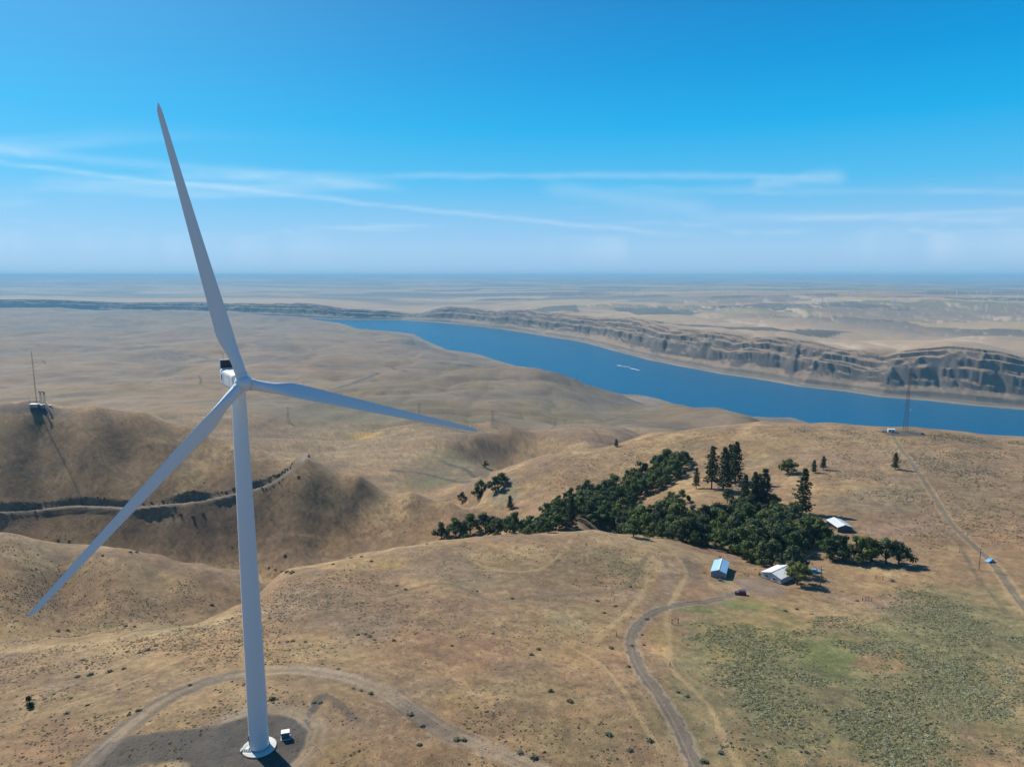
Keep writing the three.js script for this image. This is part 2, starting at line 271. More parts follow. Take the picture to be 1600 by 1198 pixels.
const spots = {                                                          // levelled places: [X, F, height, radius, soft edge]
  mast: meet(1405, 677, natural), relay: meet(58, 633, natural), yard: meet(1190, 915, natural), house: meet(1215, 900, natural), shed: meet(1118, 892, natural), barn: meet(1314, 824, natural),
};
function ground(X, F) {                                                  // the land as it lies
  let e = natural(X, F);
  if (F > 1500) return e;
  const d0 = Math.hypot(X - BASE.X, F - BASE.F);
  if (d0 < 34) e = lerp(0, e, sstep(15, 34, d0));
  for (const k in trails) {
    const t = trails[k], n = nearTrail(t, X, F); if (!n) continue;
    const [d, y, s, side] = n;
    if (t.cut) { const up = side > 0; e = lerp(y - .25, e, up ? sstep(t.half, t.half + 2.6, d) : sstep(t.half, t.half + 3.2, d)); if (d > t.half && d < t.half + 9) e += (up ? .25 : .2) * (1 - sstep(t.half + 2.6, t.half + 9, d)) * sstep(t.half, t.half + 2.2, d); }
    else { e = lerp(lerp(e, y, t.level * .7), e, sstep(t.half, t.half + 2.5, d)); e -= .10 * Math.exp(-(((d - t.half * .5) / .28) ** 2)); }
  }
  for (const [k, r] of [['mast', 16], ['house', 9], ['shed', 8], ['barn', 8]]) { const p = spots[k], d = Math.hypot(X - p[0], F - p[1]); if (d < r * 2) e = lerp(p[2], e, sstep(r * .8, r * 2, d)); }
  return e;
}
const at = (px, py) => { const m = meet(px, py, ground); return new THREE.Vector3(m[0], m[2], -m[1]); };
const onGround = (x, z) => new THREE.Vector3(x, ground(x, -z), z);

// ------------------------------------------------------------------ soils and plant cover (linear base colours)
const C = { yellow: [.72, .42, .09], thicket: [.065, .066, .045], sageflat: [.20, .19, .075], straw: [.47, .33, .16], tan: [.375, .234, .108], brown: [.25, .155, .085], red: [.30, .16, .082], grey: [.24, .18, .125], olive: [.185, .175, .075], green: [.115, .165, .035], sage: [.20, .20, .13], gravel: [.085, .078, .070], pale: [.46, .37, .27], ditch: [.15, .125, .075], pink: [.36, .235, .155], rock: [.085, .07, .06], chalk: [.52, .43, .31], field: [.085, .085, .07], stubble: [.44, .31, .19], gold: [.50, .33, .10], dark: [.165, .115, .078] };
const mixc = (o, c, t) => { t = clamp(t); o[0] += (c[0] - o[0]) * t; o[1] += (c[1] - o[1]) * t; o[2] += (c[2] - o[2]) * t; };
// patches of different cover, with some shade browned into the left hill: [column, row, half width, half height in photo rows, colour, share, raggedness]
const patches = [
  [1330, 1100, 330, 130, 'sageflat', .8, .5], [1480, 1000, 190, 85, 'sageflat', .85, .5], [1250, 1080, 160, 60, 'olive', .45, 1], [1290, 1030, 70, 34, 'green', .7, 1.4], [1215, 985, 70, 32, 'green', .5, 1.4], [1150, 1010, 70, 40, 'green', .3, 1.4], [1120, 985, 75, 40, 'green', .45, .8], [1170, 1000, 110, 40, 'gold', .25, 1], [1080, 950, 55, 8, 'green', .7, .6], [1165, 945, 55, 10, 'green', .8, .6], [1260, 950, 120, 26, 'gold', .25, .6], [1380, 1035, 60, 22, 'red', .55, .7], [1400, 945, 100, 20, 'pink', .5, .6], [1320, 960, 80, 18, 'straw', .5, .6],
  [1000, 625, 45, 8, 'chalk', .5, .9], [1240, 652, 14, 3, 'chalk', .5, .9], [1080, 1050, 40, 70, 'olive', .5, .7], [820, 900, 120, 34, 'olive', .3, 1.1], [870, 1010, 90, 40, 'gold', .22, 1.1], [780, 1130, 90, 40, 'brown', .45, 1.1], [900, 1150, 90, 40, 'olive', .35, 1.1], [650, 1010, 90, 36, 'red', .4, 1.1], [480, 940, 80, 30, 'grey', .45, 1], [600, 1120, 70, 34, 'brown', .4, 1.1], [520, 1020, 80, 26, 'straw', .35, 1.1], [330, 1020, 70, 26, 'red', .35, 1.1], [960, 1100, 60, 40, 'straw', .3, 1.1], [730, 860, 70, 14, 'brown', .4, 1], [1030, 1000, 22, 40, 'gold', .35, .7], [1130, 915, 40, 12, 'straw', .6, .6], [1135, 905, 26, 7, 'olive', .5, .6], [940, 880, 85, 35, 'olive', .5, .7], [905, 965, 65, 26, 'olive', .4, .7], [830, 1085, 80, 40, 'olive', .3, .8], [760, 1020, 70, 26, 'red', .4, .8], [980, 1020, 70, 30, 'red', .5, .8], [640, 960, 110, 40, 'brown', .45, .8], [560, 980, 80, 30, 'grey', .5, .8], [700, 890, 90, 22, 'grey', .5, .7], [900, 900, 110, 30, 'red', .28, .8], [730, 1090, 60, 24, 'gold', .22, 1], [560, 880, 90, 10, 'gold', .35, .8], [840, 866, 40, 10, 'straw', .6, .7], [1000, 845, 110, 12, 'straw', .7, .6], [1090, 870, 50, 10, 'straw', .6, .6], [1080, 890, 22, 26, 'grey', .6, .6], [1045, 905, 18, 36, 'grey', .6, .6],
  [170, 1010, 50, 18, 'straw', .6, .9], [140, 1035, 120, 22, 'straw', .4, .8], [80, 1000, 110, 12, 'tan', .6, .6], [230, 1010, 60, 24, 'tan', .4, .7], [60, 1160, 90, 40, 'red', .35, .8], [100, 1100, 80, 20, 'straw', .4, .8], [230, 985, 80, 8, 'olive', .5, .6], [160, 980, 60, 10, 'olive', .6, .7], [520, 1180, 60, 22, 'gold', .18, 1], [680, 1130, 60, 26, 'red', .4, .8], [640, 1180, 80, 16, 'red', .3, .8],
  [60, 1012, 120, 6, 'straw', .8, .5], [220, 992, 90, 6, 'straw', .7, .5], [330, 972, 60, 6, 'straw', .7, .5], [300, 840, 170, 34, 'brown', .6, .9], [480, 872, 60, 16, 'brown', .6, .9], [230, 905, 130, 20, 'straw', .5, .7], [110, 870, 100, 16, 'grey', .45, .7], [140, 930, 110, 22, 'brown', .35, .8], [60, 960, 90, 20, 'tan', .5, .8],  // lower hill browns: real brown cover, darkened further to stand in for slope shade
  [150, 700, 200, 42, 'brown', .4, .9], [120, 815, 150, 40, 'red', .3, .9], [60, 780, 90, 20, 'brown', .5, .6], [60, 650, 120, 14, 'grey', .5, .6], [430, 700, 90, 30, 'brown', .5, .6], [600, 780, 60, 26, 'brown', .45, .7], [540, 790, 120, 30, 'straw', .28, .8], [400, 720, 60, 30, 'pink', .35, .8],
  [700, 735, 60, 26, 'olive', .5, .6], [665, 757, 60, 9, 'green', .35, .6], [720, 718, 40, 10, 'green', .35, .6], [560, 700, 160, 36, 'straw', .35, .7], [572, 680, 26, 6, 'yellow', .95, .7], [600, 650, 180, 30, 'olive', .3, .9], [880, 640, 130, 24, 'olive', .3, .9], [450, 630, 140, 24, 'olive', .25, .9], [760, 690, 60, 14, 'brown', .5, .6], [1000, 672, 70, 7, 'straw', .6, .6], [970, 720, 110, 20, 'straw', .25, .8], [1080, 695, 30, 12, 'olive', .4, .6], [790, 770, 26, 24, 'sage', .5, .7], [540, 760, 120, 24, 'straw', .22, .8],
  [650, 537, 26, 7, 'field', .8, .4], [672, 543, 16, 4, 'field', .8, .4], [180, 511, 45, 3, 'field', .6, .7], [300, 514, 40, 4, 'field', .5, .8], [90, 540, 60, 6, 'field', .35, .9], [260, 553, 50, 7, 'field', .4, .9], [420, 530, 50, 6, 'grey', .5, .9], [500, 560, 60, 9, 'brown', .5, .9], [330, 575, 70, 9, 'straw', .45, .9], [130, 585, 80, 10, 'brown', .4, .9], [720, 590, 50, 9, 'brown', .5, .8], [800, 585, 60, 8, 'stubble', .4, .8], [1500, 745, 130, 46, 'grey', .35, .8], [1320, 720, 130, 26, 'pink', .35, .8], [1360, 780, 100, 26, 'sage', .4, .8], [1270, 690, 110, 16, 'straw', .35, .8], [1540, 790, 70, 24, 'olive', .25, .8], [1420, 825, 70, 16, 'pink', .5, .7], [1560, 850, 60, 14, 'red', .35, .8], [1150, 850, 60, 10, 'red', .4, .7], [1285, 850, 40, 24, 'straw', .5, .6],
].map(([px, py, rx, ry, c, k, rag]) => {
  const m = meet(px, py, natural), a = meet(px, py - ry, natural), b = meet(px, py + ry, natural);
  let up = a[1] - m[1], dn = m[1] - b[1]; if (up > dn * 2.5 || up <= 0) up = dn * 1.6; if (dn > up * 2.5 || dn <= 0) dn = up;
  const rX = rx * m[1] / FOCAL, turn = m[0] / m[1];
  return { X: m[0], F: m[1], turn, rX, up, dn, c: C[c], k, rag, key: Math.round(px * 7 + py) , R: Math.max(rX, up, dn) * 1.8 + Math.abs(turn) * up };
});
const fieldsAt = [                                                       // ploughed and planted blocks on the plain across the river: columns and rows of the corners
  [[[1000, 500], [1035, 503], [1090, 507], [1180, 511], [1270, 515], [1335, 519], [1290, 528], [1180, 517], [1060, 508]], 'field'], [[[955, 481], [1040, 479], [1100, 487], [1000, 492]], 'field'], [[[860, 478], [900, 476], [905, 488], [820, 484]], 'field'],
].map(([poly, c]) => ({ c: C[c], p: poly.map(([x, y]) => meet(x, y, natural)) }));
const inside = (p, X, F) => { let w = false; for (let i = 0, j = p.length - 1; i < p.length; j = i++) if ((p[i][1] > F) !== (p[j][1] > F) && X < (p[j][0] - p[i][0]) * (F - p[i][1]) / (p[j][1] - p[i][1]) + p[i][0]) w = !w; return w; };

function lines(X, F, o, b) { for (const t of farLines) { const n = nearTrail(t, X, F); if (n) mixc(o, C[t.tint], .8 * (1 - sstep(t.half * .5, t.half * 1.3, n[0] + t.half * .5 * b))); } }
function cover(X, F, e, steep, o) {                                      // writes the colour, returns the kind of ground: 0 soil, else a trail or the pad
  o[0] = C.tan[0]; o[1] = C.tan[1]; o[2] = C.tan[2];
  let kind = 0;
  const u = X / F, Fn = F > 1500 ? along(nearShore, u) : 1e9, Ff = F > 1500 ? along(farShore, u) : 1e9;
  if (F < 1500) {
    const a = fbm(X / 34, F / 34, 3, 100), b = fbm(X / 9, F / 9, 3, 110), g = fbm(X / 2.6, F / 2.6, 2, 120), h = fbm(X / 90, F / 90, 2, 130);
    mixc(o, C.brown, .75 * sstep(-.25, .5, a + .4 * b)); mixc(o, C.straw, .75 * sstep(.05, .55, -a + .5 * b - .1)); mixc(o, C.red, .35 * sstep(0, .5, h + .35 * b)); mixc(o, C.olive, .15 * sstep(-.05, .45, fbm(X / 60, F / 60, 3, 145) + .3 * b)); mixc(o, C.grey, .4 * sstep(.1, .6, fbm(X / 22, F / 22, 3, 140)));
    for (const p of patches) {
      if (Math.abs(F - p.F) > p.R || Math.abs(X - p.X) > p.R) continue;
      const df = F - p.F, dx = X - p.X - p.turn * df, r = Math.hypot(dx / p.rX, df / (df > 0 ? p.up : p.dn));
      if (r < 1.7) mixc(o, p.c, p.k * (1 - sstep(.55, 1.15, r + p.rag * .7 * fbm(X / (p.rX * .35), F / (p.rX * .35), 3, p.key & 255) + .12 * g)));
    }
    const ts = F < 330 ? .85 : F < 520 ? 1.3 : 1.9, tuft = noise(X / ts, F / ts, 135) + .5 * noise(X / (ts * .5), F / (ts * .5), 136), thick = sstep(-.4, .5, fbm(X / 26, F / 26, 3, 137) + .25 * b);
    mixc(o, C.dark, .9 * sstep(.34, .75, tuft) * (.3 + .7 * thick)); mixc(o, C.straw, (F < 330 ? .4 : .12) * sstep(.45, .9, -tuft));
    const v = 1 + .30 * g + .22 * b; o[0] *= v; o[1] *= v; o[2] *= v; if (F > 700) lines(X, F, o, b);
    for (const t of faint) { const n = nearTrail(t, X, F); if (n) mixc(o, C[t.tint], (.62 + .4 * fbm(n[2] / 11, n[0] / 2, 3, 151)) * (1 - sstep(t.half * .5, t.half * 1.5, n[0] + t.half * .9 * fbm(X / 2.2, F / 2.2, 3, 150)))); }
    // the gravel pad round the turbine and its ring of wheel tracks
    const dx = X - BASE.X, df = F - BASE.F, d = Math.hypot(dx + 2.5, df), wob = 1.4 * fbm(X / 5, F / 5, 3, 160);
    const tail = Math.hypot(Math.max(0, Math.abs(dx + 17) - 15), df - 2 + dx * -.05) ;
    const ring = 1 - sstep(14.5, 19.5, d + wob);
    if (ring > 0) mixc(o, C.pale, ring * (.22 + .45 * sstep(-.5, .8, .45 * Math.sin((d + wob * 1.1) * 3.1) + 1.1 * fbm(X / 4, F / 4, 3, 166))) * (df > -9 || dx > 3 ? 1 : .4));
    const pad = Math.max(1 - sstep(11.6, 13.2, d + wob * .6), 1 - sstep(5.0, 7.2, tail + wob * 1.1));
    mixc(o, C.gravel, pad * (.93 + .1 * g)); if (pad > .5) { kind = 2; const q = 1 + .16 * fbm(X / 1.3, F / 1.3, 3, 168); o[0] *= q; o[1] *= q; o[2] *= q; }
    let k = 2;
    for (const name in trails) {
      k++; const t = trails[name], n = nearTrail(t, X, F); if (!n) continue;
      const [dd, , s] = n, r = dd + .9 * fbm(X / 2.4, F / 2.4, 3, 170), on = 1 - sstep(t.half * .85, t.half * 1.12, r);
      const lane = Math.exp(-(((dd - t.half * .5) / (t.half * .28)) ** 2)), streak = fbm(s / 14, dd * 2.2, 3, 175);
      if (name === 'access_road') { mixc(o, C.pale, on * (.32 + .45 * streak + .25 * lane)); mixc(o, C.gravel, on * .6 * sstep(-.15, .4, fbm(s / 25, dd / 3, 3, 178))); }
      else if (name === 'driveway') { mixc(o, C.pale, .35 * (1 - sstep(.2, 1.0, Math.abs(r - t.half * 1.2)))); mixc(o, [.155, .13, .105], on * .9); mixc(o, [.22, .185, .15], on * lane * (.5 + .6 * streak)); mixc(o, C.tan, on * .55 * Math.exp(-((dd / .45) ** 2)) * sstep(-.3, .4, streak)); }
      else if (name === 'mast_track') { mixc(o, C.straw, .5 * (1 - sstep(.3, 1.4, Math.abs(r - t.half * 1.35)))); mixc(o, [.20, .175, .125], on * .55); mixc(o, [.17, .15, .125], on * lane * .75); }
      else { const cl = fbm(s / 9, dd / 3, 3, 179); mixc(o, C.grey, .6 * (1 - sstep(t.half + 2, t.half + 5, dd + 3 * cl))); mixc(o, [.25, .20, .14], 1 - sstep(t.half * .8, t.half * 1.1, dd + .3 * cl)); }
      if (on > .5 && dd < t.half * 1.1 && kind === 0) kind = k;
    }
    const m = spots.mast, dm = Math.max(Math.abs(X - m[0] - 3) / 17, Math.abs(F - m[1]) / 11); mixc(o, [.085, .08, .074], .9 * (1 - sstep(.8, 1.1, dm + .1 * g)));
    const rl = spots.relay, dr = Math.max(Math.abs(X - rl[0] + 12) / 46, Math.abs(F - rl[1]) / 10); mixc(o, [.125, .11, .10], .85 * (1 - sstep(.7, 1.15, dr + .2 * b)));
    const yd = spots.yard, dy = Math.hypot((X - yd[0]) / 11, (F - yd[1]) / 13); mixc(o, [.27, .20, .15], .75 * (1 - sstep(.6, 1.1, dy + .25 * b)));
  } else if (F < Fn) {
    const a = fbm(X / 420, F / 700, 4, 200), b = fbm(X / 130, F / 200, 4, 210), c = fbm(X / 900, F / 1400, 3, 220);
    mixc(o, C.brown, .55 * sstep(-.1, .5, a)); mixc(o, C.straw, .6 * sstep(.05, .6, -a + .3 * b)); mixc(o, C.olive, .35 * sstep(0, .5, c + .2 * b)); mixc(o, C.grey, .6 * sstep(-.1, .4, b)); mixc(o, [.16, .135, .105], .6 * sstep(0, .35, fbm(X / 340, F / 210, 4, 223))); mixc(o, C.brown, .3 * sstep(.2, .6, fbm(X / 260, F / 900, 3, 226)));
    for (const p of patches) if (Math.abs(F - p.F) < p.R && Math.abs(X - p.X) < p.R) { const df = F - p.F, dx = X - p.X - p.turn * df, r = Math.hypot(dx / p.rX, df / (df > 0 ? p.up : p.dn)); if (r < 1.7) mixc(o, p.c, p.k * (1 - sstep(.5, 1.15, r + p.rag * .7 * fbm(X / (p.rX * .4), F / (p.rX * .4), 3, p.key & 255)))); }
    const v = 1 + .4 * b + .2 * a; o[0] *= v; o[1] *= v; o[2] *= v; lines(X, F, o, b);
    if (Fn - F < 500) { const d = distTo(nearShore, X, F)[0]; mixc(o, [.33, .29, .24], .45 * (1 - sstep(20, 90, d + 60 * b))); }
  } else if (F > Ff) {
    const [d, s] = distTo(farShore, X, F), RIM = rimWide(u);
    if (d < RIM * 1.5) {
      const b = fbm(s / 30, d / 40, 4, 230);
      mixc(o, [.33, .23, .145], .9); mixc(o, C.brown, .45 * sstep(-.1, .5, fbm(s / 120, d / 60, 3, 232))); mixc(o, C.rock, .95 * (d > RIM * (.40 + .12 * fbm(s / 90, 3, 3, 236)) ? sstep(.45, .8, steep + .2 * b) : sstep(.9, 1.25, steep + .2 * b))); mixc(o, C.grey, .25 * sstep(0, .5, b));
      mixc(o, [.36, .29, .21], .5 * (1 - sstep(30, 75, d + 20 * b))); mixc(o, [.09, .09, .08], .8 * Math.exp(-(((d - 26 - 8 * fbm(s / 160, 1, 2, 233)) / 10) ** 2)));
    }
    const pl = sstep(RIM * .95, RIM * 1.3, d);
    if (pl > 0) {
      const q = [C.stubble[0], C.stubble[1], C.stubble[2]];
      const wx = X + 260 * fbm(X / 1500, F / 1500, 2, 240), wf = F + 260 * fbm(X / 1500, F / 1500, 2, 245), rx = wx * .94 - wf * .34, rf = wx * .34 + wf * .94;
      const cx = Math.floor(rx / 1900 + .35 * Math.floor(rf / 900)), cf = Math.floor(rf / 900), pick = hash(cx, cf, 250);
      const flat = 1 - sstep(.10, .22, steep);
      mixc(q, pick < .36 ? C.field : pick < .5 ? C.olive : pick < .62 ? C.grey : pick < .8 ? C.tan : C.straw, flat * .85 * sstep(900, 2600, d));
      mixc(q, C.chalk, .75 * sstep(.12, .3, steep) * sstep(-.2, .3, fbm(X / 700, F / 700, 3, 255)));
      for (const f of fieldsAt) if (inside(f.p, X, F)) mixc(q, f.c, .9);
      const v = 1 + .12 * fbm(X / 300, F / 500, 3, 258); mixc(o, [q[0] * v, q[1] * v, q[2] * v], pl);
    }
  }
  return kind;
}

// ------------------------------------------------------------------ the ground sheet, closer-meshed where it is near
{
  const us = []; for (const x of [-6, -3.5, -2.2, -1.5, -1.15, -.97]) us.push(x);
  for (let i = 0; i <= 980; i++) us.push(-.85 + 1.70 * i / 980);
  for (const x of [.97, 1.15, 1.5, 2.2, 3.5, 6]) us.push(x);
  const seg = [[22], [600], [200], [5], [100], [160]], rows = seg.reduce((a, b) => a + b[0], 0) + 1, cols = us.length;
  const pos = new Float32Array(rows * cols * 3), dist = new Float32Array(rows * cols);
  us.forEach((u, c) => {
    const Fn = along(nearShore, u), Ff = Math.max(along(farShore, u), Fn + 60), uu = clamp(u, -.9, .9), Fw = Math.abs(u) > .9 ? Ff + 900 : rimF(uu) * 1 + 260;
    const stops = [42, 100, 770, Math.max(Fn, 1700), Ff, Math.max(Fw, Ff + 300), 56000];
    let r = 0;
    for (let k = 0; k < 6; k++) for (let j = (k ? 1 : 0); j <= seg[k][0]; j++, r++) {
      const t = j / seg[k][0], F = k === 4 || k === 3 ? lerp(stops[k], stops[k + 1], t) : stops[k] * Math.pow(stops[k + 1] / stops[k], k === 5 ? Math.pow(t, 1.15) : t);
      const i = r * cols + c, X = u * F; dist[i] = F;
      pos[i * 3] = X; pos[i * 3 + 1] = Math.abs(u) > .9 ? ground(uu * F, F) : ground(X, F); pos[i * 3 + 2] = -F;
    }
  });
  console.log('rows', rows, 'cols', cols, 'controls', N);
  const idx = new Uint32Array((rows - 1) * (cols - 1) * 6); let q = 0;
  for (let r = 0; r < rows - 1; r++) for (let c = 0; c < cols - 1; c++) { const a = r * cols + c, b = a + 1, d = a + cols, e = d + 1; idx[q++] = a; idx[q++] = b; idx[q++] = d; idx[q++] = b; idx[q++] = e; idx[q++] = d; }
  const whole = new THREE.BufferGeometry();
  whole.setAttribute('position', new THREE.BufferAttribute(pos, 3)); whole.setIndex(new THREE.BufferAttribute(idx, 1)); whole.computeVertexNormals();
  const nor = whole.attributes.normal.array, col = new Float32Array(rows * cols * 3), kinds = new Uint8Array(rows * cols), o = [0, 0, 0];
  for (let i = 0; i < rows * cols; i++) {
    const F = dist[i], ny = nor[i * 3 + 1], steep = Math.sqrt(Math.max(0, 1 - ny * ny)) / Math.max(.05, ny);
    const far = Math.abs(pos[i * 3] / F) > .9 ? Math.sign(pos[i * 3]) * .9 * F : pos[i * 3];
    const k = cover(far, F, pos[i * 3 + 1], steep, o);
    const edge = seg[0][0] + seg[1][0], row = Math.floor(i / cols);
    kinds[i] = k || (row < edge ? 0 : row < edge + seg[2][0] + 2 ? 20 : row < edge + seg[2][0] + seg[3][0] + seg[4][0] ? 21 : 22);
    col[i * 3] = o[0]; col[i * 3 + 1] = o[1]; col[i * 3 + 2] = o[2];
  }
  // grass-tuft grain, in two sizes
  const grain = (size, seed, dots) => {
    const data = new Uint8Array(size * size * 4), R = rng(seed), buf = new Float32Array(size * size).fill(.80);
    const wrap = (x) => ((x % size) + size) % size;
    for (let o2 = 0; o2 < 4; o2++) { const n = 16 << o2, g = Array.from({ length: n * n }, () => R() - .5); for (let y = 0; y < size; y++) for (let x = 0; x < size; x++) { const fx = x * n / size, fy = y * n / size, ix = Math.floor(fx), iy = Math.floor(fy), tx = fx - ix, ty = fy - iy, G = (a, b) => g[(b % n) * n + (a % n)]; buf[y * size + x] += (.24 / (1 + o2 * .3)) * lerp(lerp(G(ix, iy), G(ix + 1, iy), tx), lerp(G(ix, iy + 1), G(ix + 1, iy + 1), tx), ty); } }
    for (let d = 0; d < dots; d++) { const cx = R() * size, cy = R() * size, r = .8 + R() * R() * 2.6, s = (R() < .62 ? -1 : .8) * (.12 + R() * .34); for (let y = -4; y <= 4; y++) for (let x = -4; x <= 4; x++) { const f = 1 - Math.hypot(x, y) / r; if (f > 0) buf[wrap(Math.floor(cy) + y) * size + wrap(Math.floor(cx) + x)] += s * f; } }
    for (let i = 0; i < size * size; i++) { const v = clamp(buf[i], .2, 1), w = (R() - .5) * .05; data[i * 4] = 255 * clamp(v + w); data[i * 4 + 1] = 255 * clamp(v + w * .5); data[i * 4 + 2] = 255 * clamp(v - w * .6); data[i * 4 + 3] = 255; }
    const t = new THREE.DataTexture(data, size, size); t.wrapS = t.wrapT = THREE.RepeatWrapping; t.magFilter = t.minFilter = THREE.LinearFilter; t.needsUpdate = true; return t;
  };
  const fine = grain(1024, 7, 26000), broad = grain(1024, 9, 22000); fine.repeat.set(1 / 118, 1 / 118); broad.repeat.set(1 / 900, 1 / 900);
  const bump = fine.clone(); bump.repeat.set(1 / 118, 1 / 118); bump.needsUpdate = true;
  const soil = (map, b, k) => new THREE.MeshStandardMaterial({ vertexColors: true, roughness: 1, map, color: new THREE.Color(k, k, k), ...(b ? { bumpMap: b, bumpScale: .5 } : {}) });
  const near = soil(fine, bump, .73), mid = soil(broad, null, .57), plain = new THREE.MeshStandardMaterial({ vertexColors: true, roughness: 1, color: new THREE.Color(.64, .64, .64) });
  const make = (name, want, mat, label, category) => {
    const map = new Int32Array(rows * cols).fill(-1), p = [], n = [], cc = [], uv = [], ix = [];
    const use = (i) => { if (map[i] < 0) { map[i] = p.length / 3; p.push(pos[i * 3], pos[i * 3 + 1], pos[i * 3 + 2]); n.push(nor[i * 3], nor[i * 3 + 1], nor[i * 3 + 2]); cc.push(col[i * 3], col[i * 3 + 1], col[i * 3 + 2]); uv.push(pos[i * 3], pos[i * 3 + 2]); } return map[i]; };
    for (let k = 0; k < idx.length; k += 3) if (want(kinds[idx[k]])) ix.push(use(idx[k]), use(idx[k + 1]), use(idx[k + 2]));
    if (!ix.length) { console.log('empty', name); return; }
    const g = new THREE.BufferGeometry();
    g.setAttribute('position', new THREE.Float32BufferAttribute(p, 3)); g.setAttribute('normal', new THREE.Float32BufferAttribute(n, 3)); g.setAttribute('color', new THREE.Float32BufferAttribute(cc, 3)); g.setAttribute('uv', new THREE.Float32BufferAttribute(uv, 2)); g.setIndex(ix);
    const m = new THREE.Mesh(g, mat); m.name = name; m.userData = { kind: 'structure', label, category }; m.castShadow = m.receiveShadow = true; scene.add(m);
  };
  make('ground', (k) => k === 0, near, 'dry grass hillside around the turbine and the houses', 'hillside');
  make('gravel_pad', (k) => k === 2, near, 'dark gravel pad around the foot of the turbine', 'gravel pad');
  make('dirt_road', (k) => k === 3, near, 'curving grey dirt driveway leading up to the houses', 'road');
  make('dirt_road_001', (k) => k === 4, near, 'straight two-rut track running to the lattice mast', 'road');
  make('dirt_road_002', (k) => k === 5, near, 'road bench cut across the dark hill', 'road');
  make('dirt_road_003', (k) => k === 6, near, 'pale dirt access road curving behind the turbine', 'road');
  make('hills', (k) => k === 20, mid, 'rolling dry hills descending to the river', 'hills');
  make('canyon_terrain', (k) => k === 21, plain, 'layered basalt cliffs and scree along the far river bank', 'cliffs');
  make('terrain', (k) => k === 22, plain, 'patchwork plain beyond the river fading to the horizon', 'plain');
  // the land under and behind the drone
  const back = new THREE.PlaneGeometry(1400, 700, 20, 10); back.rotateX(-Math.PI / 2); back.translate(0, -4, 350 - 41);
  const bm = new THREE.Mesh(back, new THREE.MeshStandardMaterial({ color: new THREE.Color(.24, .175, .11), roughness: 1 })); bm.name = 'ground_001'; bm.userData = { kind: 'structure', label: 'dry grass hilltop below the viewpoint', category: 'hillside' }; bm.receiveShadow = true; scene.add(bm);
}
// ------------------------------------------------------------------ the river
{
  const p = [], ix = []; const n = 160;
  for (let i = 0; i <= n; i++) { const u = -.95 + 1.9 * i / n, a = along(nearShore, u) - 60, b = along(farShore, u) + 60; for (const F of [a, b]) p.push(u * F, LEVEL, -F); if (i < n) { const k = i * 2; ix.push(k, k + 2, k + 1, k + 1, k + 2, k + 3); } }
  const g = new THREE.BufferGeometry(); g.setAttribute('position', new THREE.Float32BufferAttribute(p, 3)); g.setIndex(ix); g.computeVertexNormals();
  const uv = []; for (let i = 0; i < p.length; i += 3) uv.push(p[i] / 240, p[i + 2] / 240); g.setAttribute('uv', new THREE.Float32BufferAttribute(uv, 2));
  const S = 512, d = new Uint8Array(S * S * 4), R = rng(3), waves = Array.from({ length: 42 }, () => { const k = 3 + Math.floor(R() * 60), a = R() * 6.283; return [Math.round(k * Math.cos(a)), Math.round(k * Math.sin(a)), R() * 6.283, 1 / Math.sqrt(k)]; });
  for (let y = 0; y < S; y++) for (let x = 0; x < S; x++) { let s = 0; for (const [a, b, f, w] of waves) s += w * Math.sin((a * x + b * y) / S * 6.2832 + f); const v = 255 * clamp(.5 + s * .09), o = (y * S + x) * 4; d[o] = d[o + 1] = d[o + 2] = v; d[o + 3] = 255; }
  const t = new THREE.DataTexture(d, S, S); t.wrapS = t.wrapT = THREE.RepeatWrapping; t.magFilter = t.minFilter = THREE.LinearFilter; t.needsUpdate = true;
  const m = new THREE.Mesh(g, new THREE.MeshPhysicalMaterial({ color: new THREE.Color(0, .085, .185), roughness: .3, ior: 1.33, specularIntensity: .15, bumpMap: t, bumpScale: 2.2 })); m.name = 'river'; m.userData = { kind: 'structure', label: 'wide deep blue river winding below the cliffs', category: 'river' }; m.receiveShadow = true; scene.add(m);
}
// ------------------------------------------------------------------ helpers for things
const V = (x, y, z) => new THREE.Vector3(x, y, z);
const taken = {};
const numbered = (n) => { const k = taken[n] = (taken[n] ?? -1) + 1; return k ? `${n}_${String(k).padStart(3, '0')}` : n; };
function tag(o, label, category, group) { o.userData = { ...o.userData, label, category, ...(group ? { group } : {}) }; return o; }
function thing(name, label, category, p, turn = 0, group) { const g = new THREE.Group(); g.name = numbered(name); g.position.copy(p); g.rotation.y = turn; scene.add(g); return tag(g, label, category, group); }
function part(parent, name, geos, mat) { const g = Array.isArray(geos) ? (geos.length > 1 ? mergeGeometries(geos.map((q) => { const r = q.index ? q.toNonIndexed() : q; for (const a of Object.keys(r.attributes)) if (!['position', 'normal', 'uv'].includes(a)) r.deleteAttribute(a); return r; })) : geos[0]) : geos; const m = new THREE.Mesh(g, mat); m.name = name; m.castShadow = m.receiveShadow = true; parent.add(m); return m; }
const box = (w, h, d, x = 0, y = 0, z = 0, ry = 0) => { const g = new THREE.BoxGeometry(w, h, d); if (ry) g.rotateY(ry); g.translate(x, y, z); return g; };
function bar(a, b, r0, r1 = r0, n = 6) { const d = V(0, 0, 0).subVectors(b, a), L = d.length(), g = new THREE.CylinderGeometry(r1, r0, L, n, 1); g.translate(0, L / 2, 0); g.applyQuaternion(new THREE.Quaternion().setFromUnitVectors(V(0, 1, 0), d.normalize())); g.translate(a.x, a.y, a.z); return g; }
const mat = (r, g, b, rough = .6, o = {}) => new THREE.MeshStandardMaterial({ color: new THREE.Color(r, g, b), roughness: rough, ...o });
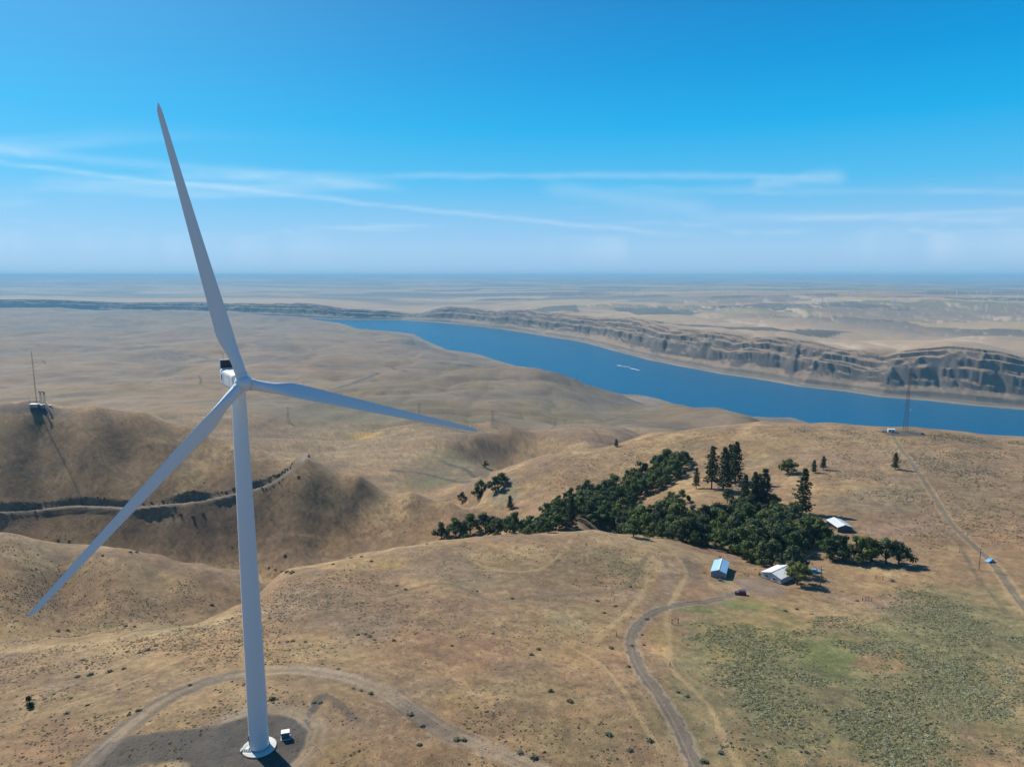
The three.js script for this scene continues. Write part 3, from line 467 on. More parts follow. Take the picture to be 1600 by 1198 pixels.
const M = {
  white: mat(.60, .625, .65, .42), offwhite: mat(.62, .63, .62, .6), concrete: mat(.55, .53, .49, .9), dark: mat(.02, .022, .025, .6), darksteel: mat(.06, .062, .068, .6), steel: mat(.23, .24, .25, .5, { metalness: .4 }), rust: mat(.14, .085, .06, .8), wood: mat(.17, .10, .065, .9), oldwood: mat(.13, .11, .09, .95), navy: mat(.075, .09, .12, .55), greywall: mat(.42, .43, .45, .7), glass: mat(.02, .025, .03, .12), rubber: mat(.02, .02, .02, .9), green: mat(.05, .09, .06, .6),
};
// corrugated sheet metal: ribs as relief
const ribs = (() => { const S = 64, d = new Uint8Array(S * S * 4); for (let y = 0; y < S; y++) for (let x = 0; x < S; x++) { const v = x % 16 < 4 ? 255 : 90, o = (y * S + x) * 4; d[o] = d[o + 1] = d[o + 2] = v; d[o + 3] = 255; } const t = new THREE.DataTexture(d, S, S); t.wrapS = t.wrapT = THREE.RepeatWrapping; t.magFilter = t.minFilter = THREE.LinearFilter; t.needsUpdate = true; return t; })();
const sheet = (r, g, b, rough, metal = 0) => { const t = ribs.clone(); t.repeat.set(10, 1); t.needsUpdate = true; return mat(r, g, b, rough, { metalness: metal, bumpMap: t, bumpScale: .03 }); };
M.roofwhite = sheet(.70, .71, .72, .45); M.roofblue = sheet(.27, .47, .66, .4, .15); M.roofgrey = sheet(.52, .56, .60, .4, .2); M.siding = sheet(.66, .67, .68, .55); M.sidinggrey = sheet(.24, .26, .30, .5); M.sidingdark = sheet(.07, .085, .11, .5);

// ------------------------------------------------------------------ the wind turbine
{
  const T = thing('wind_turbine', 'tall white three-blade wind turbine standing on the gravel pad', 'wind turbine', V(BASE.X, 0, -BASE.F));
  const HUB = 84, prof = [];
  for (const [y, r] of [[0.35, 2.16], [12, 2.12], [24, 2.04], [36, 1.94], [48, 1.82], [60, 1.69], [72, 1.55], [82.2, 1.42]]) prof.push([y, r]);
  const pts = []; prof.forEach(([y, r], i) => { if (i && i < prof.length - 1 && i % 2 === 0) { pts.push(new THREE.Vector2(r, y - .06), new THREE.Vector2(r + .025, y - .05), new THREE.Vector2(r + .025, y + .05), new THREE.Vector2(r, y + .06)); } else pts.push(new THREE.Vector2(r, y)); });
  part(T, 'tower', new THREE.LatheGeometry(pts, 64), M.white);
  const ringPts = [[0, .02], [3.75, .02], [3.75, .26], [3.6, .34], [2.35, .40], [2.35, .5], [2.1, .5]].map(([r, y]) => new THREE.Vector2(r, y));
  part(T, 'foundation', new THREE.LatheGeometry(ringPts, 64), M.concrete);
  part(T, 'base_flange', new THREE.LatheGeometry([[2.14, .5], [2.30, .5], [2.30, .62], [2.14, .64]].map(([r, y]) => new THREE.Vector2(r, y)), 64), M.steel);
  // door and steps on the side away to the left
  const da = Math.PI * 1.04, dd = V(Math.cos(da), 0, -Math.sin(da) + .25).normalize(), side = V(-dd.z, 0, dd.x);
  const door = part(T, 'door', box(.12, 2.3, .95), M.dark); door.position.copy(dd).multiplyScalar(2.16).setY(2.6); door.rotation.y = Math.atan2(-dd.z, dd.x);
  part(door, 'handle', box(.06, .25, .06, .08, 0, .3), M.steel);
  const st = []; for (let i = 0; i < 6; i++) { const q = dd.clone().multiplyScalar(2.5 + i * .3).setY(1.4 - i * .2); const g = box(.28, .04, 1.0); g.rotateY(Math.atan2(-dd.z, dd.x)); g.translate(q.x, q.y, q.z); st.push(g); }
  for (const s of [-1, 1]) { const a = dd.clone().multiplyScalar(2.4).addScaledVector(side, s * .5), b = dd.clone().multiplyScalar(4.1).addScaledVector(side, s * .5); st.push(bar(V(a.x, 1.45, a.z), V(b.x, .3, b.z), .035), bar(V(a.x, 2.4, a.z), V(b.x, 1.3, b.z), .025), bar(V(b.x, .3, b.z), V(b.x, 1.3, b.z), .025)); }
  part(T, 'steps', st, M.steel);
  const lamp = part(T, 'vent', box(.1, .5, .5), M.dark); lamp.position.copy(dd).multiplyScalar(2.13).setY(5.4); lamp.rotation.y = Math.atan2(-dd.z, dd.x);
  // nacelle, hub and rotor frame
  const ax = V(.55454, 0, .83216), tilt = .0937, right = V(0, 1, 0).cross(ax).normalize();
  const axt = ax.clone().multiplyScalar(Math.cos(tilt)).add(V(0, Math.sin(tilt), 0)), up = axt.clone().cross(right).normalize();
  const turn = new THREE.Quaternion().setFromRotationMatrix(new THREE.Matrix4().makeBasis(right, up, axt));
  const flat = new THREE.Quaternion().setFromRotationMatrix(new THREE.Matrix4().makeBasis(right, V(0, 1, 0), ax));
  const shape = new THREE.Shape(), w = 1.5, h = 1.5, c = .5; shape.moveTo(-w + c, -h); shape.lineTo(w - c, -h); shape.quadraticCurveTo(w, -h, w, -h + c); shape.lineTo(w, h - c); shape.quadraticCurveTo(w, h, w - c, h); shape.lineTo(-w + c, h); shape.quadraticCurveTo(-w, h, -w, h - c); shape.lineTo(-w, -h + c); shape.quadraticCurveTo(-w, -h, -w + c, -h);
  const body = new THREE.ExtrudeGeometry(shape, { depth: 11.2, bevelEnabled: true, bevelSize: .32, bevelThickness: .45, bevelSegments: 4, curveSegments: 6 }); body.translate(0, 0, -8.2);
  const nac = part(T, 'nacelle', body, M.white); nac.position.set(0, HUB + .25, 0); nac.quaternion.copy(flat);
  part(nac, 'seam', [box(3.7, .05, 11.0, 0, -.2, -2.6), box(.06, 2.8, .06, -1.84, 0, -5), box(.06, 2.8, .06, -1.84, 0, .5)], M.offwhite);
  part(nac, 'side_vent', box(.05, 1.2, .8, -1.85, .1, -6.6), M.dark);
  const cool = part(nac, 'cooler_frame', [box(3.9, .16, .5, 0, 3.75, -7.6), box(.16, 2.0, .5, -1.87, 2.75, -7.6), box(.16, 2.0, .5, 1.87, 2.75, -7.6), box(3.9, .14, .5, 0, 1.87, -7.6)], M.white);
  part(cool, 'radiator', [box(3.5, 1.75, .22, 0, 2.8, -7.6), ...[-1.6, -1.2, -.8, -.4, 0, .4, .8, 1.2, 1.6].map((x) => box(.05, 1.75, .3, x, 2.8, -7.6))], M.dark);
  part(nac, 'wind_sensor', [bar(V(-1.1, 3.8, -7.6), V(-1.1, 5.2, -7.6), .05), box(.5, .08, .12, -1.1, 5.0, -7.6)], M.steel);
  part(nac, 'beacon', [bar(V(1.75, 3.8, -7.6), V(1.75, 4.9, -7.6), .06), bar(V(1.75, 4.9, -7.6), V(1.75, 5.3, -7.6), .24, .2, 10)], M.white);
  part(T, 'yaw_collar', new THREE.CylinderGeometry(1.62, 1.5, .6, 40).translate(0, 82.4, 0), M.offwhite);
  const hubC = V(0, HUB, 0).addScaledVector(axt, 5.256);
  const hubPts = [[0, 1.75], [.5, 1.68], [.95, 1.45], [1.35, 1.05], [1.62, .5], [1.72, 0], [1.72, -.6], [1.66, -1.2], [1.55, -1.5], [0, -1.5]].map(([r, y]) => new THREE.Vector2(r, y)).reverse();
  const hg = new THREE.LatheGeometry(hubPts, 40); hg.rotateX(Math.PI / 2);
  const hub = part(T, 'hub', hg, M.white); hub.position.copy(hubC); hub.quaternion.copy(turn);
  // one blade, along +y, leading edge towards +x, wind from +z
  const L = 54.0, RN = 46, PN = 28, bp = [], bi = [];
  for (let i = 0; i <= RN; i++) {
    const r = 1.2 + (L - 1.2) * Math.pow(i / RN, .92), k = r / L;
    const blend = sstep(2.5, 10.5, r), chord = r < 11 ? lerp(2.25, 3.35, sstep(2.5, 11, r)) : lerp(3.35, .95, Math.pow((r - 11) / 41.5, .86)) * Math.sqrt(clamp((L - r) / 1.6 + .02, .02, 1)) ;
    const thick = lerp(1, lerp(.36, .17, clamp((k - .2) / .6)), blend), twist = lerp(30, 0, Math.pow(clamp((r - 3) / 44), .62)) * Math.PI / 180 + .035;
    const bend = 4.55 * Math.pow(k, 1.6) ;
    for (let j = 0; j <= PN; j++) {
      const a = j / PN * Math.PI * 2, cx = Math.cos(a), cz = Math.sin(a);
      const xa = (1 + cx) / 2, half = 5 * .2 * (0.2969 * Math.sqrt(1 - xa + 1e-6) - .126 * (1 - xa) - .3516 * (1 - xa) ** 2 + .2843 * (1 - xa) ** 3 - .1015 * (1 - xa) ** 4) * 5;
      const foilX = (xa - .70) * chord, foilZ = Math.sign(cz) * half * chord * thick * .5 * (cz > 0 ? .8 : 1.1), cirX = cx * 1.12, cirZ = cz * 1.12;
      const x = lerp(cirX, foilX, blend), z = lerp(cirZ, foilZ, blend), ct = Math.cos(twist), stt = Math.sin(twist);
      bp.push(x * ct - z * stt * 1, r, x * stt + z * ct + bend);
    }
  }
  for (let i = 0; i < RN; i++) for (let j = 0; j < PN; j++) { const a = i * (PN + 1) + j, b = a + 1, c2 = a + PN + 1, d = c2 + 1; bi.push(a, b, c2, b, d, c2); }
  const bg = new THREE.BufferGeometry(); bg.setAttribute('position', new THREE.Float32BufferAttribute(bp, 3)); bg.setIndex(bi); bg.computeVertexNormals();
  for (let i = 0; i < 3; i++) {
    const a = 102.93 * Math.PI / 180 + i * Math.PI * 2 / 3, d = right.clone().multiplyScalar(Math.cos(a)).addScaledVector(up, Math.sin(a)), lead = axt.clone().multiplyScalar(-1).cross(d).normalize();
    const b = part(T, 'blade', bg, M.white); b.position.copy(hubC); b.quaternion.setFromRotationMatrix(new THREE.Matrix4().makeBasis(lead, d, axt));
    const cuff = part(b, 'root_collar', new THREE.CylinderGeometry(1.2, 1.24, .5, 32, 1, true).translate(0, 1.75, .06), M.offwhite); cuff.material.side = THREE.DoubleSide;
  }
  // transformer box beside it
  const p = at(446, 1153), X = thing('transformer_box', 'small white electrical cabinet on the gravel pad beside the turbine', 'cabinet', p, .28);
  part(X, 'plinth', box(2.1, .16, 1.7, 0, .08, 0), M.concrete); part(X, 'cabinet', box(1.75, 1.5, 1.35, 0, .9, 0), M.green.clone()); X.children[1].material.color.setRGB(.05, .065, .075);
  part(X, 'lid', box(1.9, .1, 1.5, 0, 1.7, 0), M.white); part(X, 'side_panel', box(.05, 1.4, 1.25, -.905, .9, 0), M.white); for (const s of [-1, 1]) part(X, 'door', box(.8, 1.3, .04, s * .42, .88, .695), M.navy);
}

// ------------------------------------------------------------------ buildings
const yawOf = (a, b) => Math.atan2(-(b.z - a.z), b.x - a.x);            // turns +x onto a->b
function gabled(root, w, l, wall, rise, over, m) {                       // front gable wall along +x from -w/2, length towards -z
  const parts = {};
  const sh = new THREE.Shape(); sh.moveTo(-w / 2, 0); sh.lineTo(w / 2, 0); sh.lineTo(w / 2, wall); sh.lineTo(0, wall + rise); sh.lineTo(-w / 2, wall);
  const ga = () => new THREE.ExtrudeGeometry(sh, { depth: .12, bevelEnabled: false });
  const f = part(root, 'front_wall', ga().translate(0, 0, -.12), m.front); const b = part(root, 'back_wall', ga().translate(0, 0, -l), m.back ?? m.front);
  parts.right = m.open === 'right' ? null : part(root, 'side_wall', box(.12, wall, l - .24, w / 2 - .06, wall / 2, -l / 2), m.side);
  parts.left = m.open === 'left' ? null : part(root, 'side_wall', box(.12, wall, l - .24, -w / 2 + .06, wall / 2, -l / 2), m.lit ?? m.side);
  const sl = Math.hypot(w / 2, rise), ang = Math.atan2(rise, w / 2);
  for (const s of [-1, 1]) { const g = box(sl + over, .1, l + 2 * over); g.translate((sl + over) / 2 * 1, 0, 0); g.rotateZ(-ang); if (s < 0) g.rotateY(Math.PI); g.translate(0, wall + rise + .08, -l / 2); parts[s < 0 ? 'roofL' : 'roofR'] = part(root, 'roof', g, m.roof); }
  part(parts.roofR, 'ridge_cap', box(.5, .08, l + 2 * over, 0, wall + rise + .17, -l / 2), m.cap ?? m.roof);
  parts.front = f; return parts;
}
{
  const a = at(1190, 902), b = at(1220, 913), mid = a.clone().add(b).multiplyScalar(.5), w = a.distanceTo(b); mid.y = Math.min(a.y, b.y) - .1;
  const Hs = thing('house', 'white metal-roofed house with two gable windows beside the big oak', 'house', mid, yawOf(a, b));
  const q = gabled(Hs, w, 14, 2.75, 1.45, .35, { front: M.greywall, side: M.greywall, roof: M.roofwhite });
  for (const x of [-.22, .17]) { const wd = part(q.front, 'window', box(1.35, 1.15, .08, x * w, 1.65, .05), M.glass); part(wd, 'window_frame', [box(1.55, .1, .14, x * w, 2.27, .06), box(1.55, .1, .14, x * w, 1.03, .06), box(.1, 1.15, .14, x * w - .72, 1.65, .06), box(.1, 1.15, .14, x * w + .72, 1.65, .06), box(.06, 1.15, .13, x * w, 1.65, .07)], M.white); }
  part(Hs, 'skirting', box(w + .06, .45, .06, 0, .2, .05), M.navy); part(q.roofL, 'vent_pipe', bar(V(-w * .12, 3.6, -5), V(-w * .12, 4.4, -5), .08), M.steel);
  part(Hs, 'porch', [box(2.2, .25, 1.6, -w / 2 - 1.1, .3, -1.6), box(.08, .9, 1.6, -w / 2 - 2.1, .8, -1.6)], M.wood);
}
{
  const a = at(1111, 901), b = at(1134, 904.5), mid = a.clone().add(b).multiplyScalar(.5), w = a.distanceTo(b); mid.y = Math.min(a.y, b.y) - .1;
  const S = thing('metal_shed', 'blue-white metal shed with a dark gable end above the driveway', 'shed', mid, yawOf(a, b));
  const q = gabled(S, w, 13.5, 2.7, 1.15, .25, { front: M.sidinggrey, side: M.sidinggrey, roof: M.roofblue, cap: M.white });
  const d = part(q.left, 'doorway', box(.1, 2.1, 2.4, -w / 2 - .03, 1.15, -7.2), M.dark); part(d, 'door_frame', [box(.16, .14, 2.7, -w / 2 - .05, 2.27, -7.2), box(.16, 2.2, .14, -w / 2 - .05, 1.15, -5.9), box(.16, 2.2, .14, -w / 2 - .05, 1.15, -8.5)], M.white);
  for (const x of [-1, 1]) part(S, 'corner_trim', box(.2, 2.7, .2, x * (w / 2), 1.35, -.02), M.white);
  part(q.front, 'roll_door', box(w * .5, 2.2, .06, 0, 1.15, .04), M.sidinggrey);
}
{
  const a = at(1308, 831), b = at(1332.5, 831.5), mid = a.clone().add(b).multiplyScalar(.5), w = a.distanceTo(b); mid.y = Math.min(a.y, b.y) - .1;
  const S = thing('pole_barn', 'grey-roofed open-sided pole barn above the row of oaks', 'barn', mid, yawOf(a, b) + .12);
  gabled(S, w, 12.5, 2.9, 1.3, .3, { front: M.sidingdark, side: M.sidingdark, roof: M.roofgrey, cap: M.white, open: 'left' });
  for (let i = 0; i < 5; i++) part(S, 'post', box(.2, 2.9, .2, -w / 2 + .1, 1.45, -.4 - i * 2.9), i % 4 ? M.wood : M.offwhite);
}
// ------------------------------------------------------------------ vehicles
function vehicle(name, label, p, turn, paint, kind, category = 'car') {
  const t = thing(name, label, category, p, turn), Lc = kind === 'truck' ? 5.6 : 4.6, hw = .93;
  const s = new THREE.Shape(), P2 = kind === 'truck' ? [[-2.8, .45], [2.75, .45], [2.8, .8], [2.7, 1.05], [1.3, 1.15], [.6, 1.8], [-.7, 1.85], [-.85, 1.15], [-2.8, 1.15]] : kind === 'suv' ? [[-2.3, .42], [2.25, .42], [2.32, .75], [2.2, 1.0], [1.1, 1.12], [.45, 1.75], [-1.9, 1.8], [-2.25, 1.15]] : [[-2.25, .38], [2.2, .38], [2.28, .65], [2.1, .85], [1.0, .98], [.25, 1.45], [-1.1, 1.47], [-1.75, 1.0], [-2.25, .92]];
  P2.forEach(([x, y], i) => i ? s.lineTo(x, y) : s.moveTo(x, y));
  const g = new THREE.ExtrudeGeometry(s, { depth: hw * 2 - .16, bevelEnabled: true, bevelSize: .06, bevelThickness: .08, bevelSegments: 2 }); g.translate(0, 0, -hw + .08);
  const b = part(t, 'body', g, paint), top = P2[P2.length - 3][1];
  const roofY = Math.max(...P2.map((q) => q[1])), c0 = P2.filter((q) => q[1] > roofY - .08).map((q) => q[0]), x0 = Math.min(...c0), x1 = Math.max(...c0), sill = roofY - .56;
  for (const z of [-1, 1]) part(t, 'side_window', box(x1 - x0 - .05, .42, .04, (x0 + x1) / 2, sill + .28, z * (hw + .01)), M.glass);
  const ws = part(t, 'windscreen', box(.05, .62, hw * 1.6), M.glass); ws.position.set(x1 + .33, sill + .3, 0); ws.rotation.z = .72;
  const rw = part(t, 'rear_window', box(.05, .5, hw * 1.6), M.glass); rw.position.set(x0 - (kind === 'car' ? .32 : .16), sill + .28, 0); rw.rotation.z = kind === 'car' ? -.8 : -.25;
  if (kind === 'truck') part(t, 'bed', box(1.75, .05, 1.5, -1.85, 1.22, 0), M.dark);
  for (const x of [-Lc * .30, Lc * .31]) for (const z of [-1, 1]) { const w = part(t, 'wheel', new THREE.CylinderGeometry(.36, .36, .24, 18).rotateX(Math.PI / 2), M.rubber); w.position.set(x, .36, z * (hw - .06)); part(w, 'rim', new THREE.CylinderGeometry(.2, .2, .26, 12).rotateX(Math.PI / 2), M.steel); }
  for (const z of [-1, 1]) part(t, 'headlight', box(.06, .16, .34, P2[2][0] + .06, .78, z * .62), M.offwhite);
  return t;
}
const paint = (r, g, b) => new THREE.MeshPhysicalMaterial({ color: new THREE.Color(r, g, b), roughness: .35, clearcoat: .7, clearcoatRoughness: .08 });
vehicle('parked_car', 'dark maroon sport utility car parked at the end of the driveway', at(1157, 929), Math.PI - .25, paint(.055, .012, .022), 'suv');
vehicle('parked_car', 'pale blue car standing on the track beside the utility pole', at(1547, 878), Math.PI + .45, paint(.16, .45, .70), 'car');
vehicle('parked_car', 'blue car parked in the shade of the oak by the house', at(1274, 894), -.4, paint(.12, .38, .62), 'car');
vehicle('pickup_truck', 'white pickup truck parked beside the mast equipment hut', at(1381, 674), 1.0, paint(.72, .73, .74), 'truck', 'truck');
{
  const t = thing('farm_trailer', 'small dark flat trailer in front of the blue-white shed', 'trailer', at(1126, 908), -.5);
  part(t, 'bed', box(2.2, .18, 1.2, 0, .55, 0), M.rust); part(t, 'load', [box(1.2, .35, .9, -.3, .8, 0), bar(V(-.9, 1, -.3), V(.7, 1.02, .3), .12)], M.oldwood); part(t, 'drawbar', bar(V(1.1, .5, 0), V(2.2, .35, 0), .05), M.steel);
  for (const z of [-1, 1]) part(t, 'wheel', new THREE.CylinderGeometry(.32, .32, .18, 14).rotateX(Math.PI / 2).translate(-.2, .32, z * .7), M.rubber);
}
// ------------------------------------------------------------------ masts, pylons, poles
function lattice(root, h, w0, w1, n, leg, brace, m, sides = 4) {         // legs as parts, the web of bracing as one part
  const cor = (k, y) => { const w = lerp(w0, w1, y / h) / 2, a = Math.PI / sides + k * 2 * Math.PI / sides; return V(Math.cos(a) * w * 1.414, y, Math.sin(a) * w * 1.414); };
  for (let k = 0; k < sides; k++) part(root, 'leg', bar(cor(k, 0), cor(k, h), leg, leg * .7, 5), m);
  const web = []; let y = 0;
  for (let i = 0; i < n; i++) { const y2 = h * Math.pow((i + 1) / n, .9); for (let k = 0; k < sides; k++) { const k2 = (k + 1) % sides; web.push(bar(cor(k, y), cor(k2, y2), brace, brace, 4), bar(cor(k2, y), cor(k, y2), brace, brace, 4), bar(cor(k, y2), cor(k2, y2), brace, brace, 4)); } y = y2; }
  part(root, 'bracing', web, m);
}
{
  const p = at(1415, 675), t = thing('lattice_mast', 'tall steel lattice mast with antennas on the grassy ridge above the river', 'radio mast', p);
  const h = 56; lattice(t, h, 3.2, 1.1, 18, .14, .05, M.darksteel, 3);
  part(t, 'top_platform', [bar(V(-3, h - 2, 0), V(3, h - 2, 0), .09), bar(V(-1.5, h - 2, -2.6), V(1.5, h - 2, 2.6), .09), bar(V(-1.5, h - 2, 2.6), V(1.5, h - 2, -2.6), .09), new THREE.TorusGeometry(2.8, .07, 6, 24).rotateX(Math.PI / 2).translate(0, h - 2, 0), new THREE.TorusGeometry(2.8, .07, 6, 24).rotateX(Math.PI / 2).translate(0, h - .8, 0)], M.steel);
  for (let k = 0; k < 9; k++) { const a = k * Math.PI * 2 / 9; part(t, 'antenna', box(.34, 2.5, .2, Math.cos(a) * 2.95, h - 1.3, Math.sin(a) * 2.95, -a), k % 3 ? M.darksteel : M.steel); }
  part(t, 'whip', bar(V(0, h, 0), V(0, h + 2.6, 0), .05), M.steel);
  const d = part(t, 'dish', new THREE.SphereGeometry(.95, 18, 10, 0, Math.PI * 2, 0, Math.PI / 2).rotateZ(-1.2).translate(2.5, 20.5, .5), M.white); part(d, 'dish_mount', bar(V(.8, 20.5, .3), V(2.4, 20.5, .5), .08), M.steel);
  const hp = at(1393, 675), hut = thing('equipment_hut', 'small white equipment hut at the foot of the lattice mast', 'hut', hp, -.35);
  part(hut, 'wall', box(5.4, 2.6, 3.4, 0, 1.3, 0), M.offwhite); part(hut, 'roof', box(6.0, .2, 4.0, 0, 2.72, 0), M.white); part(hut, 'door', box(1, 2, .06, 1.2, 1.05, 1.73), M.navy); part(hut, 'air_unit', box(.9, .8, .5, -1.4, 1.4, 1.95), M.dark);
  const tp = at(1441, 679), tank = thing('generator_box', 'low dark generator box on the mast compound', 'generator', tp, .2); part(tank, 'housing', box(3, 1.5, 1.4, 0, .85, 0), M.sidingdark); part(tank, 'skid', box(3.3, .2, 1.6, 0, .1, 0), M.rust);
  const fp = spots.mast, fg = thing('chain_fence', 'wire fence around the lattice mast compound', 'fence', V(fp[0] + 4, fp[2], -fp[1]));
  const cs = [[-15, -8], [13, -8], [13, 8], [-15, 8]]; for (let k = 0; k < 4; k++) { const a = cs[k], b = cs[(k + 1) % 4]; for (let j = 0; j < 5; j++) { const q = V(lerp(a[0], b[0], j / 5), 0, lerp(a[1], b[1], j / 5)); part(fg, 'post', bar(V(q.x, -.4, q.z), V(q.x, 2.0, q.z), .05, .05, 5), M.steel); } for (const y of [.5, 1.2, 1.9]) part(fg, 'wire', bar(V(a[0], y, a[1]), V(b[0], y, b[1]), .015, .015, 4), M.steel); }
}
{
  const p = at(57, 633); const h = 50;
  const t = thing('guyed_mast', 'thin tall guyed mast behind the relay huts on the shaded hilltop', 'radio mast', p);
  lattice(t, h, .7, .6, 26, .07, .022, M.darksteel, 3);
  for (let k = 0; k < 3; k++) { const a = k * 2.094 + .4; for (const y of [22, 42]) part(t, 'guy_wire', bar(V(Math.cos(a) * 16, -1.5, Math.sin(a) * 16), V(0, y, 0), .014, .014, 4), M.steel); }
  part(t, 'antenna', bar(V(.5, h - 7, 0), V(.5, h - 3, 0), .08), M.offwhite); part(t, 'whip', bar(V(0, h, 0), V(0, h + 2, 0), .04), M.steel);
  for (const [px, lab, hh] of [[64, 'short lattice tower with drum antennas close behind the white-roofed relay hut', 13], [69.5, 'short lattice tower with dark panels at the end of the relay huts', 13]]) {
    const q = thing('lattice_tower', lab, 'radio tower', at(px, 632)); lattice(q, hh, 1.6, .9, 7, .08, .045, M.steel, 4);
    for (const [x, y] of [[-.8, hh - .8], [.8, hh - 1.8], [0, hh - 3]]) part(q, 'antenna', new THREE.CylinderGeometry(.55, .55, .5, 14).rotateX(Math.PI / 2).translate(x, y, .5), px > 66 ? M.dark : M.steel);
  }
  const s1 = thing('relay_hut', 'dark flat-roofed relay hut at the foot of the thin mast', 'hut', at(53.5, 635), .1); part(s1, 'wall', box(7.4, 3.2, 4, 0, .8, 0), M.sidinggrey); part(s1, 'roof', box(8.0, .2, 4.8, 0, 2.5, 0), M.roofgrey); part(s1, 'door', box(1, 2, .06, 2, 1.05, 2.03), M.greywall);
  const s2 = thing('relay_hut', 'white-roofed relay hut beside the short lattice towers', 'hut', at(64, 635.5), -.1); part(s2, 'wall', box(5.0, 3.3, 3, 0, .5, 0), M.sidinggrey); part(s2, 'roof', box(5.6, .2, 3.8, 0, 2.25, 0), M.white); part(s2, 'door', box(.9, 1.9, .06, -1, 1, 1.53), M.dark);
  const s3 = thing('storage_tank', 'small pale rounded tank right of the relay huts', 'tank', at(78, 635.5)); part(s3, 'shell', new THREE.CapsuleGeometry(.8, 2.2, 6, 16).rotateZ(Math.PI / 2).translate(0, 1.0, 0), M.offwhite); for (const x of [-1, 1]) part(s3, 'saddle', box(.2, .6, 1.2, x, .3, 0), M.concrete);
  const s4 = thing('antenna_pole', 'short bare antenna pole left of the dark relay hut', 'pole', at(46, 634)); part(s4, 'pole', bar(V(0, -.3, 0), V(0, 9.5, 0), .13, .08), M.steel); part(s4, 'antenna', box(.25, 1.6, .25, .2, 8.6, 0), M.offwhite);
}
{
  const labels = ['lattice power pylon half hidden below the turbine blade root in the valley', 'lattice power pylon in the valley above the blade tip', 'lattice power pylon nearest the brown knoll in the valley', 'small lattice pylon on the crest against the river'];
  [[450, 660, 33, .3], [655, 656, 35, .5], [770, 668, 36, .6], [901, 597, 34, .7]].forEach(([px, py, h, turn], i) => {
    const t = thing('power_pylon', labels[i], 'pylon', at(px, py), turn, 'pylons crossing the valley'), wide = 1.7;
    lattice(t, h * .62, 7.2, 2.6, 5, .2, .11, M.steel); 
    const cage = []; for (const x of [-1, 1]) for (const z of [-1, 1]) cage.push(bar(V(x * 1.3, h * .62, z * 1.3), V(x * .5, h, z * .5), .16, .12, 4)); for (let k = 0; k < 5; k++) { const y = lerp(h * .62, h, k / 5), w = lerp(1.3, .5, k / 5); cage.push(bar(V(-w, y, w), V(w, y + h * .07, w), .09, .09, 4), bar(V(w, y, -w), V(-w, y + h * .07, -w), .09, .09, 4)); } part(t, 'cage', cage, M.steel);
    for (const [y, w] of [[.72, 6.5], [.84, 5.4], [.96, 4.2]]) { const c = part(t, 'crossarm', [bar(V(-w, h * y, 0), V(w, h * y, 0), .15, .15, 4), bar(V(-w, h * y, 0), V(0, h * y + 1.6, 0), .1, .1, 4), bar(V(w, h * y, 0), V(0, h * y + 1.6, 0), .1, .1, 4)], M.steel); part(c, 'insulators', [-w, w].map((x) => bar(V(x, h * y, 0), V(x, h * y - 1.6, 0), .1, .1, 5)), M.dark); }
  });
}
for (const [px, py, h, lab] of [[1530, 890, 10.2, 'wooden utility pole beside the pale blue car'], [1282, 915.5, 9.2, 'wooden utility pole beside the oak shading the house']]) {
  const t = thing('utility_pole', lab, 'pole', at(px, py), .5);
  part(t, 'pole', bar(V(0, -.6, 0), V(0, h, 0), .2, .13, 10), M.wood); part(t, 'crossarm', box(2.2, .14, .12, 0, h - .6, .1), M.wood); part(t, 'transformer', new THREE.CylinderGeometry(.3, .3, .9, 14).translate(.45, h - 1.5, .1), M.offwhite);
  for (const x of [-1, 0, 1]) part(t, 'insulator', new THREE.CylinderGeometry(.05, .07, .2, 8).translate(x, h - .42, .1), M.offwhite);
}
{ // fence posts and gates that show as dark ticks
  const posts = [[1348, 939], [1353, 938.5], [1358, 939], [1362, 940], [1369, 904], [1379.5, 906], [1047, 1042], [963, 995], [1500, 864], [1440, 801], [1452, 803], [1456, 806]];
  posts.forEach(([px, py], i) => { const t = thing('fence_post', i < 4 ? 'weathered fence post in the short cluster below the far sagebrush flat' : i < 6 ? 'stubby fence post on the dry lawn below the oak row' : ['lone leaning post beside the bend in the driveway fence', 'lone dark post left of the driveway bend', 'post at the lower end of the mast track', 'post left of the mast track', 'thick post near the mast track', 'short post near the mast track'][i - 6], 'post', at(px, py), i, 'fence posts'); part(t, 'post', bar(V(0, -.3, 0), V(.1 * (i % 3 - 1), 1.7 + .25 * (i % 3), 0), .14, .12, 6), M.oldwood); part(t, 'brace', bar(V(0, 1.2, 0), V(.9, -.1, .2), .07, .07, 5), M.oldwood); });
  const a = at(1050, 975), g = thing('timber_gate', 'brown timber corner brace at the driveway bend', 'gate', a, .35);
  for (const x of [0, 2.6]) part(g, 'post', bar(V(x, -.4, 0), V(x, 1.9, 0), .16, .15, 7), M.wood); part(g, 'rail', bar(V(0, 1.5, 0), V(2.6, 1.5, 0), .09, .09, 6), M.wood); part(g, 'diagonal', bar(V(0, .1, 0), V(2.6, 1.4, 0), .07, .07, 6), M.wood);
}
